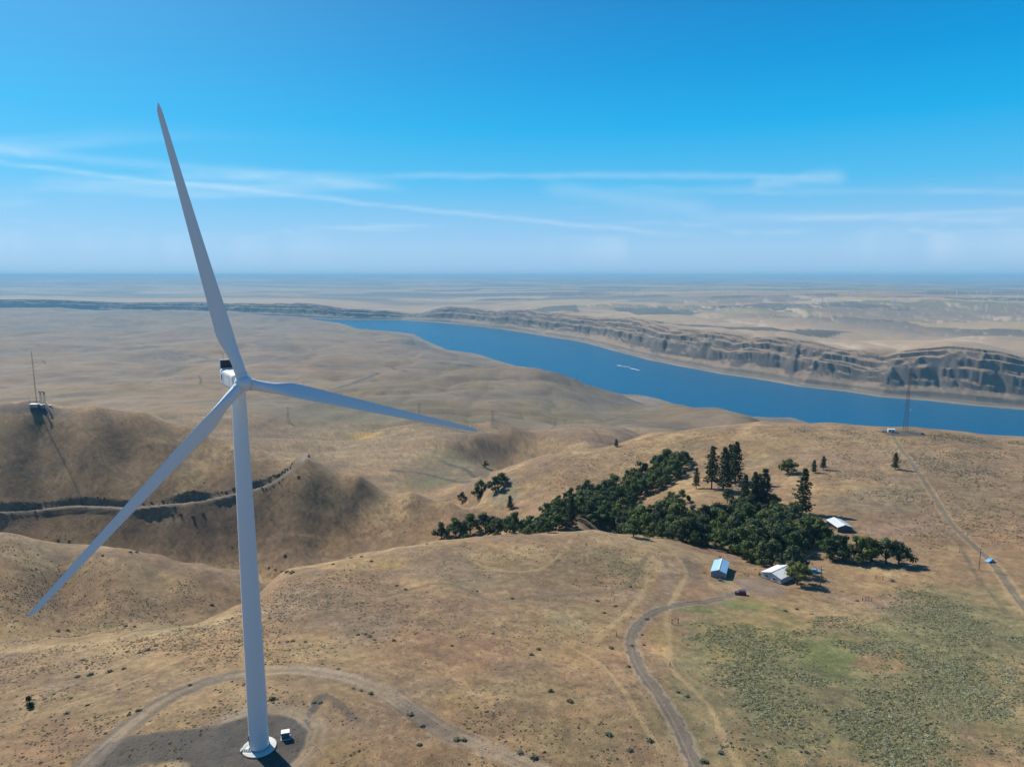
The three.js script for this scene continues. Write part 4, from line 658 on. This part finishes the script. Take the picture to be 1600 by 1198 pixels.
// ------------------------------------------------------------------ the tow on the river
{
  const onWater = (px, py) => { const F = reach(py); return V(uOf(px, py) * F, LEVEL, -F); };
  const a = onWater(964, 571.6), b = onWater(984.5, 575.0), e = onWater(1000, 578.6), turn = yawOf(b, a), dir = a.clone().sub(b), Lt = dir.length(); dir.normalize();
  const hull = (l, w, h) => { const s = new THREE.Shape(); s.moveTo(-l / 2, -w / 2); s.lineTo(l / 2 - w * .35, -w / 2); s.lineTo(l / 2, -w * .3); s.lineTo(l / 2, w * .3); s.lineTo(l / 2 - w * .35, w / 2); s.lineTo(-l / 2, w / 2); const g = new THREE.ExtrudeGeometry(s, { depth: h, bevelEnabled: false }); g.rotateX(-Math.PI / 2); return g; };
  const lb = Lt * .40;
  [['lead barge of the river tow with a bright covered deck', .80], ['second barge of the river tow just ahead of the towboat', .37]].forEach(([lab, k], i) => { const p = b.clone().addScaledVector(dir, Lt * k), t = thing('river_barge', lab, 'barge', p, turn, 'barges of the river tow'); part(t, 'hull', hull(lb, 17, 3.6).translate(0, -.8, 0), i ? M.steel : M.navy); part(t, 'deck_cover', box(lb * .86, 2.4, 13, -lb * .03, 4.0, 0), i ? M.greywall : M.white); for (let j = 0; j < 4; j++) part(t, 'hatch', box(lb * .18, .6, 12, lb * (-.32 + j * .2), 5.5, 0), i ? M.roofgrey : M.offwhite); });
  const tb = thing('towboat', 'white towboat with a tall wheelhouse pushing the barges', 'boat', b.clone().addScaledVector(dir, Lt * .06), turn); part(tb, 'hull', hull(26, 10, 3).translate(0, -.8, 0), M.navy); part(tb, 'deckhouse', box(15, 4, 7.5, -1, 4.2, 0), M.white); part(tb, 'wheelhouse', box(5.5, 6.5, 5.5, 4, 9.4, 0), M.white); part(tb, 'window', box(5.6, 1.4, 5.6, 4, 11.2, 0), M.glass); for (const z of [-2, 2]) part(tb, 'funnel', bar(V(-5, 6, z), V(-5, 9.5, z), .6), M.dark);
  const wk = [], wi = [], n = 24, R = rng(5); for (let i = 0; i <= n; i++) { const t = i / n, c = b.clone().lerp(e, t), w = lerp(7, 3.5, t) * (.6 + .8 * R()), s = V(-dir.z, 0, dir.x); for (const q of [-1, 1]) { const v = c.clone().addScaledVector(s, q * w); wk.push(v.x, LEVEL + .25, v.z); } if (i < n) { const k = i * 2; wi.push(k, k + 1, k + 2, k + 1, k + 3, k + 2); } }
  const wg = new THREE.BufferGeometry(); wg.setAttribute('position', new THREE.Float32BufferAttribute(wk, 3)); wg.setIndex(wi); wg.computeVertexNormals(); const wm = new THREE.Mesh(wg, mat(.62, .68, .72, .8, { side: THREE.DoubleSide })); wm.name = 'wake_foam'; wm.userData = { kind: 'stuff', label: 'white foam wake trailing behind the towboat', category: 'wake' }; scene.add(wm);
}
// ------------------------------------------------------------------ wind farm on the plain across the river
{
  const geo = [0, 1, 2].map((v) => { const g = [bar(V(0, 0, 0), V(0, 80, 0), 3.0, 2.1, 8), box(3.6, 3.8, 10, 0, 81, -1)]; for (let k = 0; k < 3; k++) { const a = k * 2.0944 + v * .7, d = V(Math.cos(a), Math.sin(a), 0); g.push(bar(V(0, 81, 5).addScaledVector(d, 1), V(0, 81, 5).addScaledVector(d, 44), 1.9, .7, 5)); } g.push(new THREE.SphereGeometry(2, 8, 6).translate(0, 81, 5)); return mergeGeometries(g.map((q) => { const r = q.index ? q.toNonIndexed() : q; r.deleteAttribute('uv'); return r; })); });
  const R = rng(77), spotsF = [[1192, 463], [1200, 466], [1206, 464], [1217, 460], [1229, 462], [1237, 466], [1274, 474], [1285, 476], [1294, 479], [1300, 471], [1327, 463], [1331, 464], [1334, 462], [1337, 463], [1356, 459], [1380, 459], [1397, 482], [1399, 477], [1446, 461], [1448, 460], [1476, 465], [1495, 464], [1508, 466], [1515, 465], [1526, 464], [1548, 461], [1550, 460], [1556, 456], [1559, 456], [1534, 485], [1542, 488], [1575, 478], [1590, 472], [1062, 463], [1068, 466], [1045, 465], [1050, 460], [990, 463], [1006, 466], [975, 466], [1018, 467], [1100, 461], [1130, 462], [1155, 464]];
  spotsF.forEach(([px, py], i) => { const m = new THREE.Mesh(geo[i % 3], M.white); m.name = numbered('distant_turbine'); m.position.copy(at(px, py)); m.rotation.y = .5 + (R() - .5) * .3; m.castShadow = m.receiveShadow = true; m.userData = { label: 'tiny white turbine in the wind farm far across the river', category: 'wind turbine', group: 'wind farm across the river' }; scene.add(m); });
}
// ------------------------------------------------------------------ trees
function leafGeo(list, R, tone) {                                        // list of [x, y, z, size, nx, ny, nz]: one bent leaf spray each
  const p = [], c = [], n = [];
  for (const [x, y, z, s, nx, ny, nz] of list) {
    const d = V(nx, ny, nz).add(V(R() - .5, R() - .5, R() - .5).multiplyScalar(1.1)).normalize(), a = V(R() - .5, R() - .5, R() - .5).cross(d).normalize(), b = d.clone().cross(a), o = V(x, y, z);
    const k = tone * (.72 + .56 * R()), h = .86 + .28 * R();
    const q = [[-1, -.45], [.15, -.8], [1, .1], [.2, .85], [-.75, .5]].map(([i, j]) => o.clone().addScaledVector(a, i * s * (.75 + .5 * R())).addScaledVector(b, j * s * (.75 + .5 * R())).addScaledVector(d, (R() - .5) * s * .5));
    for (const t of [[0, 1, 2], [0, 2, 3], [0, 3, 4]]) for (const i of t) { p.push(q[i].x, q[i].y, q[i].z); c.push(k * h, k, k / h); n.push(d.x, d.y, d.z); }
  }
  const g = new THREE.BufferGeometry(); g.setAttribute('position', new THREE.Float32BufferAttribute(p, 3)); g.setAttribute('color', new THREE.Float32BufferAttribute(c, 3)); g.setAttribute('normal', new THREE.Float32BufferAttribute(n, 3)); return g;
}
const leaf = (r, g, b) => new THREE.MeshPhysicalMaterial({ color: new THREE.Color(r, g, b), vertexColors: true, roughness: .9, side: THREE.DoubleSide, transmission: .22, thickness: 0, specularIntensity: .25 });
const oakLeaf = [leaf(.064, .102, .034), leaf(.080, .118, .032), leaf(.060, .090, .042), leaf(.110, .130, .038), leaf(.040, .064, .032)], pineLeaf = leaf(.044, .066, .028), bark = mat(.065, .052, .042, .95), pineBark = mat(.10, .062, .042, .95);
function oakGeo(seed) {                                                  // about 10 m tall, wide and uneven
  const R = rng(seed), limbs = [], lobes = [], lean = (R() - .5) * .8, th = 1.3 + R() * .9, top = V(lean, th, (R() - .5) * .8);
  limbs.push(bar(V(0, -.4, 0), top, .38, .27, 7));
  const nl = 13 + Math.floor(R() * 5);
  for (let i = 0; i < nl; i++) { const a = i / nl * 6.283 * 2.4 + R() * .8, rr = (i < nl * .6 ? 2.3 + R() * 2.3 : R() * 2.2), y = i < nl * .6 ? 2.3 + R() * 3.6 : 5.2 + R() * 3.2, c = V(Math.cos(a) * rr, y, Math.sin(a) * rr), m = top.clone().lerp(c, .5).add(V(0, -.3, 0)); limbs.push(bar(top.clone().add(V(0, -.1, 0)), m, .17, .11, 5), bar(m, c, .11, .05, 5)); lobes.push([c, 1.4 + R() * 1.1]); }
  const list = [];
  for (const [c, r] of lobes) for (let k = 0; k < 150; k++) { const d = V(R() - .5, R() - .5, R() - .5).normalize(), q = Math.pow(R(), .45), w = r * (.85 + .35 * noise(d.x * 3 + c.x, d.z * 3 + d.y * 2, seed)); list.push([c.x + d.x * w * q, c.y + d.y * w * q * .75, c.z + d.z * w * q,   .17 + R() * .26, d.x, d.y + .35, d.z]); }
  return { wood: mergeGeometries(limbs.map((g) => g.toNonIndexed())), leaves: leafGeo(list, R, 1) };
}
function pineGeo(seed) {                                                 // about 24 m tall
  const R = rng(seed), h = 24, limbs = [bar(V(0, -.5, 0), V((R() - .5) * .6, h * .98, (R() - .5) * .6), .42, .05, 7)], list = [];
  let y = h * (.10 + R() * .12);
  while (y < h * .985) { const k = 1 - y / h, L = (.8 + 5.0 * Math.pow(k, .75)) * (.7 + .5 * R()), nb = 5 + Math.floor(R() * 3), a0 = R() * 6.28; for (let b = 0; b < nb; b++) { const a = a0 + b / nb * 6.283 + R() * .5, l = L * (.55 + .6 * R()), tip = V(Math.cos(a) * l, y + l * (.18 - .28 * k), Math.sin(a) * l); limbs.push(bar(V(0, y, 0), tip, .07, .02, 4)); const n = 6 + Math.floor(l * 4.6); for (let i = 0; i < n; i++) { const t = .25 + .8 * R(), s = .5 * (1 - .3 * t); list.push([tip.x * t + (R() - .5) * s, lerp(y, tip.y, t) + (R() - .45) * .5, tip.z * t + (R() - .5) * s, .28 + R() * .32, (R() - .5), .9, (R() - .5)]); } } y += .55 + R() * .5 + k * .25; }
  return { wood: mergeGeometries(limbs.map((g) => g.toNonIndexed())), leaves: leafGeo(list, R, 1) };
}
const oaks = [11, 12, 13, 14, 15, 16, 17].map(oakGeo), pines = [21, 22, 23, 24].map(pineGeo), TR = rng(99);
function tree(kind, v, p, s, sw, label, group) {
  const pine = kind === 'pine_tree', g = (pine ? pines : oaks)[v % (pine ? 4 : 7)], t = thing(kind, label, 'tree', p, TR() * 6.283, group);
  t.scale.set(s * sw, s, s * sw);
  part(t, 'trunk', g.wood, pine ? pineBark : bark); part(t, 'crown', g.leaves, pine ? pineLeaf : oakLeaf[Math.floor(TR() * 5)]);
  return t;
}
let tv = 0;
function stand(corners, count, gap, lo, hi, label, group) {              // a stand of oaks scattered over a piece of land
  const poly = corners.map(([x, y]) => meet(x, y, ground)), box4 = [Math.min(...poly.map((q) => q[0])), Math.max(...poly.map((q) => q[0])), Math.min(...poly.map((q) => q[1])), Math.max(...poly.map((q) => q[1]))], got = [];
  for (let k = 0; k < 6000 && got.length < count; k++) { const X = lerp(box4[0], box4[1], TR()), F = lerp(box4[2], box4[3], TR()); if (!inside(poly, X, F) || got.some(([a, b]) => Math.hypot(a - X, b - F) < gap)) continue; got.push([X, F]); tree('oak_tree', tv++, onGround(X, -F), lerp(lo * .85, hi * 1.08, TR()), .75 + .5 * TR(), label, group); }
}
stand([[842, 832], [900, 829], [960, 829], [1040, 842], [1100, 856], [1165, 872], [1205, 868], [1290, 852], [1270, 822], [1225, 808], [1170, 806], [1120, 818], [1040, 806], [980, 800], [930, 795], [880, 796], [855, 808]], 150, 4.1, .85, 1.5, 'dark oak crowded in the dense lower grove behind the grassy hill', 'oaks of the lower grove');
stand([[880, 790], [930, 772], [985, 752], [1025, 728], [1068, 712], [1080, 722], [1062, 748], [1030, 765], [1000, 775], [990, 792], [940, 800]], 60, 6.2, .95, 1.5, 'dark oak climbing the slope on the upper edge of the grove', 'oaks of the upper slope');
stand([[1130, 785], [1200, 785], [1245, 808], [1210, 822], [1150, 815]], 22, 5.5, .9, 1.2, 'dark oak standing among the pines in mid grove', 'oaks among the pines');
stand([[1150, 865], [1190, 885], [1215, 872], [1270, 868], [1268, 842], [1200, 838]], 20, 6.2, 1.1, 1.4, 'dark oak at the near edge of the grove behind the house', 'oaks behind the house');
stand([[688, 846], [740, 838], [800, 833], [860, 834], [862, 816], [820, 820], [770, 826], [715, 834]], 26, 4.2, .8, 1.25, 'dark oak in the thin tail of the grove above the crest', 'oaks of the grove tail');
const single = (kind, list) => list.forEach(([px, py, s, label, group, sw]) => tree(kind, tv++, at(px, py), s * (kind === 'oak_tree' ? 1.2 : 1.12), sw ?? 1.05, label, group));
single('oak_tree', [
  [1246, 914, 1.0, 'round oak leaning over the corner of the white house', undefined, 1.1], [1240, 893, 1.15, 'tall oak directly behind the white house roof'], [1207, 885, 1.05, 'dark oak left of the house roof with a bare trunk'],
  [1297, 872, 1.0, 'small oak at the house end of the oak row'], [1316, 874, 1.15, 'spreading oak second in the oak row from the house'], [1343, 876, 1.2, 'tallest oak in the row below the pole barn'], [1362, 876, 1.0, 'oak between the tallest and the last of the row'], [1384, 879, 1.15, 'broad oak next to last in the oak row'], [1405, 882, 1.05, 'last oak at the open end of the oak row'],
  [990, 838, .85, 'lone oak standing on the crest of the grassy hill'], [1230, 741, 1.15, 'bushy oak alone on the slope above the pines'],
  [1046, 790, .95, 'small oak with a bare trunk in the clearing'], [1066, 787, .95, 'second small oak in the clearing beside the fallen logs'],
  [735, 833, 1.4, 'oak at the left tip of the grove seen over the crest'], [758, 831, 1.4, 'oak just right of the left tip of the grove'], [712, 838, 1.3, 'low oak at the foot of the dark hill behind the crest'], [690, 843, 1.2, 'leftmost low oak peeping over the crest'], [775, 830, 1.0, 'low oak in the gap left of the main grove'], [803, 829, .9, 'small oak in the gap before the main grove'], [828, 828, .95, 'oak joining the main grove from the gap'],
  [746, 779, 1.1, 'dark oak deep in the gully'], [752, 768, 1.15, 'upper oak in the gully above the dark one'], [721, 782, .8, 'small oak at the gully mouth by the dark hill'], [774, 767, 1.2, 'oak on the sandy bank right of the gully'], [784, 757, 1.1, 'second oak on the sandy bank above the gully'], [758, 730, .9, 'far small tree at the head of the gully'],
  [867, 812, .8, 'light green oak on the bare slope left of the grove'], [851, 818, .7, 'small sapling oak on the bare slope left of the grove'],
]);
single('pine_tree', [
  [1112, 763, 1.2, 'left pine of the tall pine trio above the grove'], [1131, 768, 1.22, 'middle pine of the tall pine trio above the grove'], [1149, 757, 1.22, 'right pine of the tall pine trio casting a long shadow'], [1141, 752, 1.1, 'pine standing close behind the tall trio'],
  [1088, 764, .62, 'small pine left of the tall pine trio'], [1163, 793, .85, 'slender pine left in the mid grove row'], [1178, 796, .95, 'slender pine second in the mid grove row'], [1194, 796, 1.05, 'tallest slender pine right in the mid grove row'], [1186, 788, .8, 'thin pine behind the mid grove row'],
  [1254, 806, 1.12, 'single tall pine at the right edge of the grove'], [892, 824, .8, 'dark fir at the left end of the main grove', undefined, 1.2], [1272, 739, .38, 'smaller of the two young pines on the open slope', undefined, 1.3], [1286.5, 734, .40, 'larger of the two young pines on the open slope', undefined, 1.4], [1399, 733, .46, 'young pine alone beside the mast track', undefined, 1.35], [797, 795, .42, 'dark cone-shaped juniper at the gully bottom', undefined, 1.6], [963, 698, .3, 'tiny dark conifer on the far crest line', undefined, 1.6],
]);
{ const p = at(1052, 800), t = thing('fallen_logs', 'grey fallen logs lying in the clearing of the grove', 'logs', p, .3); for (let i = 0; i < 4; i++) part(t, 'log', bar(V(-4 + i, .35, i * .7 - 1), V(3 + i * .4, .5, i * .5 - .6), .3, .2, 7), M.oldwood); }

// ------------------------------------------------------------------ sagebrush and bunch grass
function shrubGeo(seed, n, flat, size) { const R = rng(seed), list = []; for (let k = 0; k < n; k++) { const d = V(R() - .5, R() * .5, R() - .5).normalize(), q = Math.pow(R(), .4), w = .5 * (.8 + .4 * noise(d.x * 4, d.z * 4, seed)); list.push([d.x * w * q, .06 + d.y * w * q * flat, d.z * w * q, size * (.7 + .6 * R()), d.x, d.y + .5, d.z]); } return leafGeo(list, R, 1); }
const shrubLeaf = new THREE.MeshStandardMaterial({ vertexColors: true, roughness: 1, side: THREE.DoubleSide, color: 0xffffff });
{
  const near = [[296, 1071, 1.3], [216, 1110, 1.5], [201, 1117, 1.2], [164, 1146, 1.0], [104, 1115, 1.5], [136, 1102, 1.2], [110, 1091, 1.1], [83, 1085, 1.0], [171, 1050, 1.9], [140, 1055, 2.2], [120, 1058, 1.7], [128, 1032, 1.4], [218, 1020, 1.6], [230, 1016, 2.0], [243, 1009, 1.7], [193, 1045, 1.6], [552, 1076, 1.1], [563, 1079, 1.2], [579, 1084, 1.5], [641, 1117, 2.0], [660, 1134, 1.6], [655, 1164, 1.3], [713, 1156, 1.6], [725, 1156, 1.5], [425, 1092, 1.9], [490, 1098, 1.1], [500, 1098, 1.2], [436, 1004, 1.2], [449, 1003, 1.3], [457, 1002, 1.4], [477, 1003, 1.3], [559, 992, 1.5], [570, 991, 1.4], [577, 995, 1.5], [615, 1001, 1.4], [585, 1000, 1.1], [528, 1045, 1.0], [842, 1015, 1.6], [955, 1013, 1.8], [830, 1023, 1.7], [860, 1080, 1.7], [891, 1096, 1.9], [951, 1148, 1.9], [983, 1172, 1.8], [1015, 1158, 1.9], [1100, 1190, 2.0], [1126, 1176, 1.8], [933, 939, 1.7], [944, 958, 1.5], [961, 947, 1.6], [985, 917, 1.5], [1010, 968, 2.1], [1006, 1008, 1.3], [1003, 992, 1.1], [987, 1009, 1.3], [982, 1042, 1.6], [1060, 1082, 1.4], [1073, 1088, 1.6], [1125, 870, 1.6], [1100, 895, 1.2], [1228, 955, 2.0], [1245, 952, 1.8], [1394, 908, 2.6], [1340, 939, 1.7], [835, 1184, 2.0], [812, 1176, 1.6], [706, 1009, 1.2], [770, 990, 1.4], [620, 915, 1.7], [633, 921, 1.5], [548, 872, 1.6], [565, 870, 1.8], [580, 877, 1.7], [520, 882, 1.6], [667, 850, 1.3], [745, 924, 1.6], [800, 935, 1.7], [420, 887, 2.4], [430, 890, 2.6], [440, 893, 2.6], [448, 894, 2.4], [456, 895, 2.6], [445, 868, 3.0], [203, 863, 2.6], [212, 863, 2.8], [160, 868, 1.8], [330, 945, 2.4], [196, 978, 2.0], [209, 979, 1.8], [90, 986, 2.2], [105, 985, 2.0], [250, 800, 2.6], [268, 803, 2.8], [282, 803, 2.8], [300, 806, 2.8], [316, 802, 2.6], [272, 792, 2.4], [90, 843, 2.4], [107, 845, 2.4], [466, 745, 3.4]];
  const sm = [0, 1, 2, 3].map((k) => { const m = shrubLeaf.clone(); m.color.setRGB(...[[.085, .095, .055], [.12, .125, .085], [.065, .075, .035], [.10, .10, .06]][k]); return m; }), gs = [31, 32, 33, 34].map((s) => shrubGeo(s, 190, .95, .085));
  near.forEach(([px, py, s], i) => { const m = new THREE.Mesh(gs[i % 4], sm[(i * 5 + (i >> 2)) % 4]); m.name = numbered('sagebrush'); m.position.copy(at(px, py)); m.position.y -= .05; m.scale.set(s * 1.15, s * .85, s * 1.15); m.rotation.y = i * 1.7; m.castShadow = m.receiveShadow = true; const dark = py < 900 && px < 500; m.userData = { label: dark ? 'dark bush in the draws and road bank of the shaded hill' : 'rounded sagebrush standing apart on the dry grass slope', category: 'shrub', group: dark ? 'bushes of the shaded hill' : 'separate sagebrush on the slopes' }; scene.add(m); });
  const jt = thing('juniper', 'two-tiered juniper bush on the slope left of the turbine', 'shrub', at(46, 1105), .3); part(jt, 'crown', leafGeo((() => { const R = rng(8), l = []; for (const [x, y, r] of [[0, 1.0, 1.0], [.3, .7, .9], [0, 2.5, .85], [-.2, 2.9, .6]]) for (let k = 0; k < 260; k++) { const d = V(R() - .5, R() - .5, R() - .5).normalize(), q = Math.pow(R(), .4) * r; l.push([x + d.x * q, y + d.y * q * .8, d.z * q, .13, d.x, d.y + .4, d.z]); } return l; })(), rng(4), 1), pineLeaf); part(jt, 'trunk', bar(V(0, -.3, 0), V(0, 2.6, 0), .14, .06, 6), bark);

  // ground cover nobody could count
  const R = rng(1234), geo = [41, 42, 43].map((s) => shrubGeo(s, 34, .8, .17)), kinds = geo.map(() => []);
  const area = (corners, tries, dens, lo, hi, tones, cluster = 14) => {
    const poly = corners.map(([x, y]) => meet(x, y, ground)), b = [Math.min(...poly.map((q) => q[0])), Math.max(...poly.map((q) => q[0])), Math.min(...poly.map((q) => q[1])), Math.max(...poly.map((q) => q[1]))];
    for (let k = 0; k < tries; k++) {
      const X = lerp(b[0], b[1], R()), F = lerp(b[2], b[3], R()); if (!inside(poly, X, F)) continue;
      let rim = 1e9; for (let i = 0, j = poly.length - 1; i < poly.length; j = i++) { const ax = poly[j][0], af = poly[j][1], dx = poly[i][0] - ax, df = poly[i][1] - af, t = clamp(((X - ax) * dx + (F - af) * df) / (dx * dx + df * df)); rim = Math.min(rim, Math.hypot(X - ax - dx * t, F - af - df * t)); } if (R() > .06 + .94 * sstep(0, 16, rim + 6 * noise(X / 7, F / 7, 310))) continue;
      const c = fbm(X / cluster, F / cluster, 3, 300); if (R() > dens * sstep(-.35, .45, c) * (.3 + .7 * sstep(-.4, .35, fbm(X / 48, F / 48, 2, 305)))) continue;
      if (Math.hypot(X - BASE.X, F - BASE.F) < 16) continue;
      let bad = false; for (const n in trails) { const q = nearTrail(trails[n], X, F); if (q && q[0] < trails[n].half + .6) { bad = true; break; } } if (bad) continue;
      const s = lerp(lo, hi, R() * R()), t = tones[Math.floor(R() * tones.length)], v = .75 + .5 * R(); kinds[Math.floor(R() * 3)].push([X, F, s, t[0] * v, t[1] * v, t[2] * v]);
    }
  };
  const grey = [.20, .205, .13], sage = [.15, .16, .075], dk = [.075, .072, .045], ol = [.12, .125, .05], dry = [.26, .19, .10], rd = [.13, .085, .055];
  area([[1110, 1240], [1120, 1110], [1065, 1040], [1060, 975], [1180, 955], [1330, 955], [1400, 915], [1470, 905], [1540, 960], [1640, 1010], [1660, 1240]], 170000, .95, .22, 1.2, [grey, grey, sage, sage, ol, ol, dk], 13);
  area([[1380, 960], [1450, 915], [1530, 960], [1640, 1010], [1650, 1150], [1480, 1150]], 60000, .95, .3, 1.1, [grey, sage, sage, grey], 9);
  area([[-40, 1260], [-40, 1010], [330, 972], [440, 905], [700, 850], [930, 834], [1040, 850], [1090, 880], [1000, 960], [985, 1010], [1060, 1150], [1090, 1250]], 150000, .55, .28, .9, [dk, dk, rd, rd, ol, sage], 22);
  area([[1290, 700], [1200, 665], [1400, 672], [1600, 686], [1700, 700], [1700, 900], [1480, 870], [1430, 860], [1340, 800], [1280, 780]], 80000, .7, .5, 1.4, [dk, sage, grey, grey, dk, rd], 26);
  area([[-60, 1004], [100, 990], [240, 978], [330, 962], [330, 975], [240, 988], [100, 1000], [-60, 1016]], 3000, .9, .5, 1.6, [dk, ol, sage], 9);
  area([[1130, 880], [1200, 880], [1185, 915], [1140, 895]], 900, .9, .5, 1.2, [grey, sage], 20);
  area([[-60, 1000], [150, 988], [320, 962], [390, 895], [200, 864], [-60, 850]], 40000, .55, .45, 1.1, [dk, rd, dry, ol], 25);
  area([[-60, 845], [200, 860], [420, 885], [560, 862], [690, 838], [740, 802], [560, 748], [470, 722], [300, 672], [150, 640], [-60, 640]], 90000, .6, .55, 1.3, [dk, dk, rd, dry], 34);
  area([[800, 820], [850, 785], [1000, 735], [1090, 700], [1190, 668], [1000, 692], [850, 717], [780, 752]], 16000, .6, .6, 1.4, [rd, dry, dk], 30);
  for (let k = 0; k < 170; k++) { const t = trails.hill_road, a = t.p[Math.floor(R() * (t.p.length - 1))], side = R() < .93 ? 1 : -1, b = t.p[Math.min(t.p.length - 1, t.p.indexOf(a) + 1)], q = R(), dx = b.x - a.x, df = b.z - a.z, L = Math.hypot(dx, df) || 1, off = side * (t.half + .6 + R() * (side > 0 ? 4.2 : 2.2)); kinds[0].push([lerp(a.x, b.x, q) - df / L * off, lerp(a.z, b.z, q) + dx / L * off, .8 + R() * 1.1, .04, .042, .027]); }
  const dummy = new THREE.Object3D(), cc = new THREE.Color(), names = ['low_shrub_cover', 'bunch_grass_cover', 'sage_cover'];
  kinds.forEach((list, k) => { const im = new THREE.InstancedMesh(geo[k], shrubLeaf, list.length); list.forEach(([X, F, s, r, g, b], i) => { dummy.position.set(X, ground(X, F) - .04, -F); dummy.rotation.set(0, i * 2.4, 0); dummy.scale.set(s * 1.25, s * .8, s * 1.25); dummy.updateMatrix(); im.setMatrixAt(i, dummy.matrix); im.setColorAt(i, cc.setRGB(r, g, b)); }); im.name = names[k]; im.castShadow = im.receiveShadow = true; im.userData = { kind: 'stuff', label: ['low dark shrubs dotted over all the slopes', 'bunch grass tufts sprinkled over the hills', 'grey-green sage spread across the flats'][k], category: 'ground cover' }; scene.add(im); console.log(names[k], list.length); });
}


renderer.render(scene, camera);
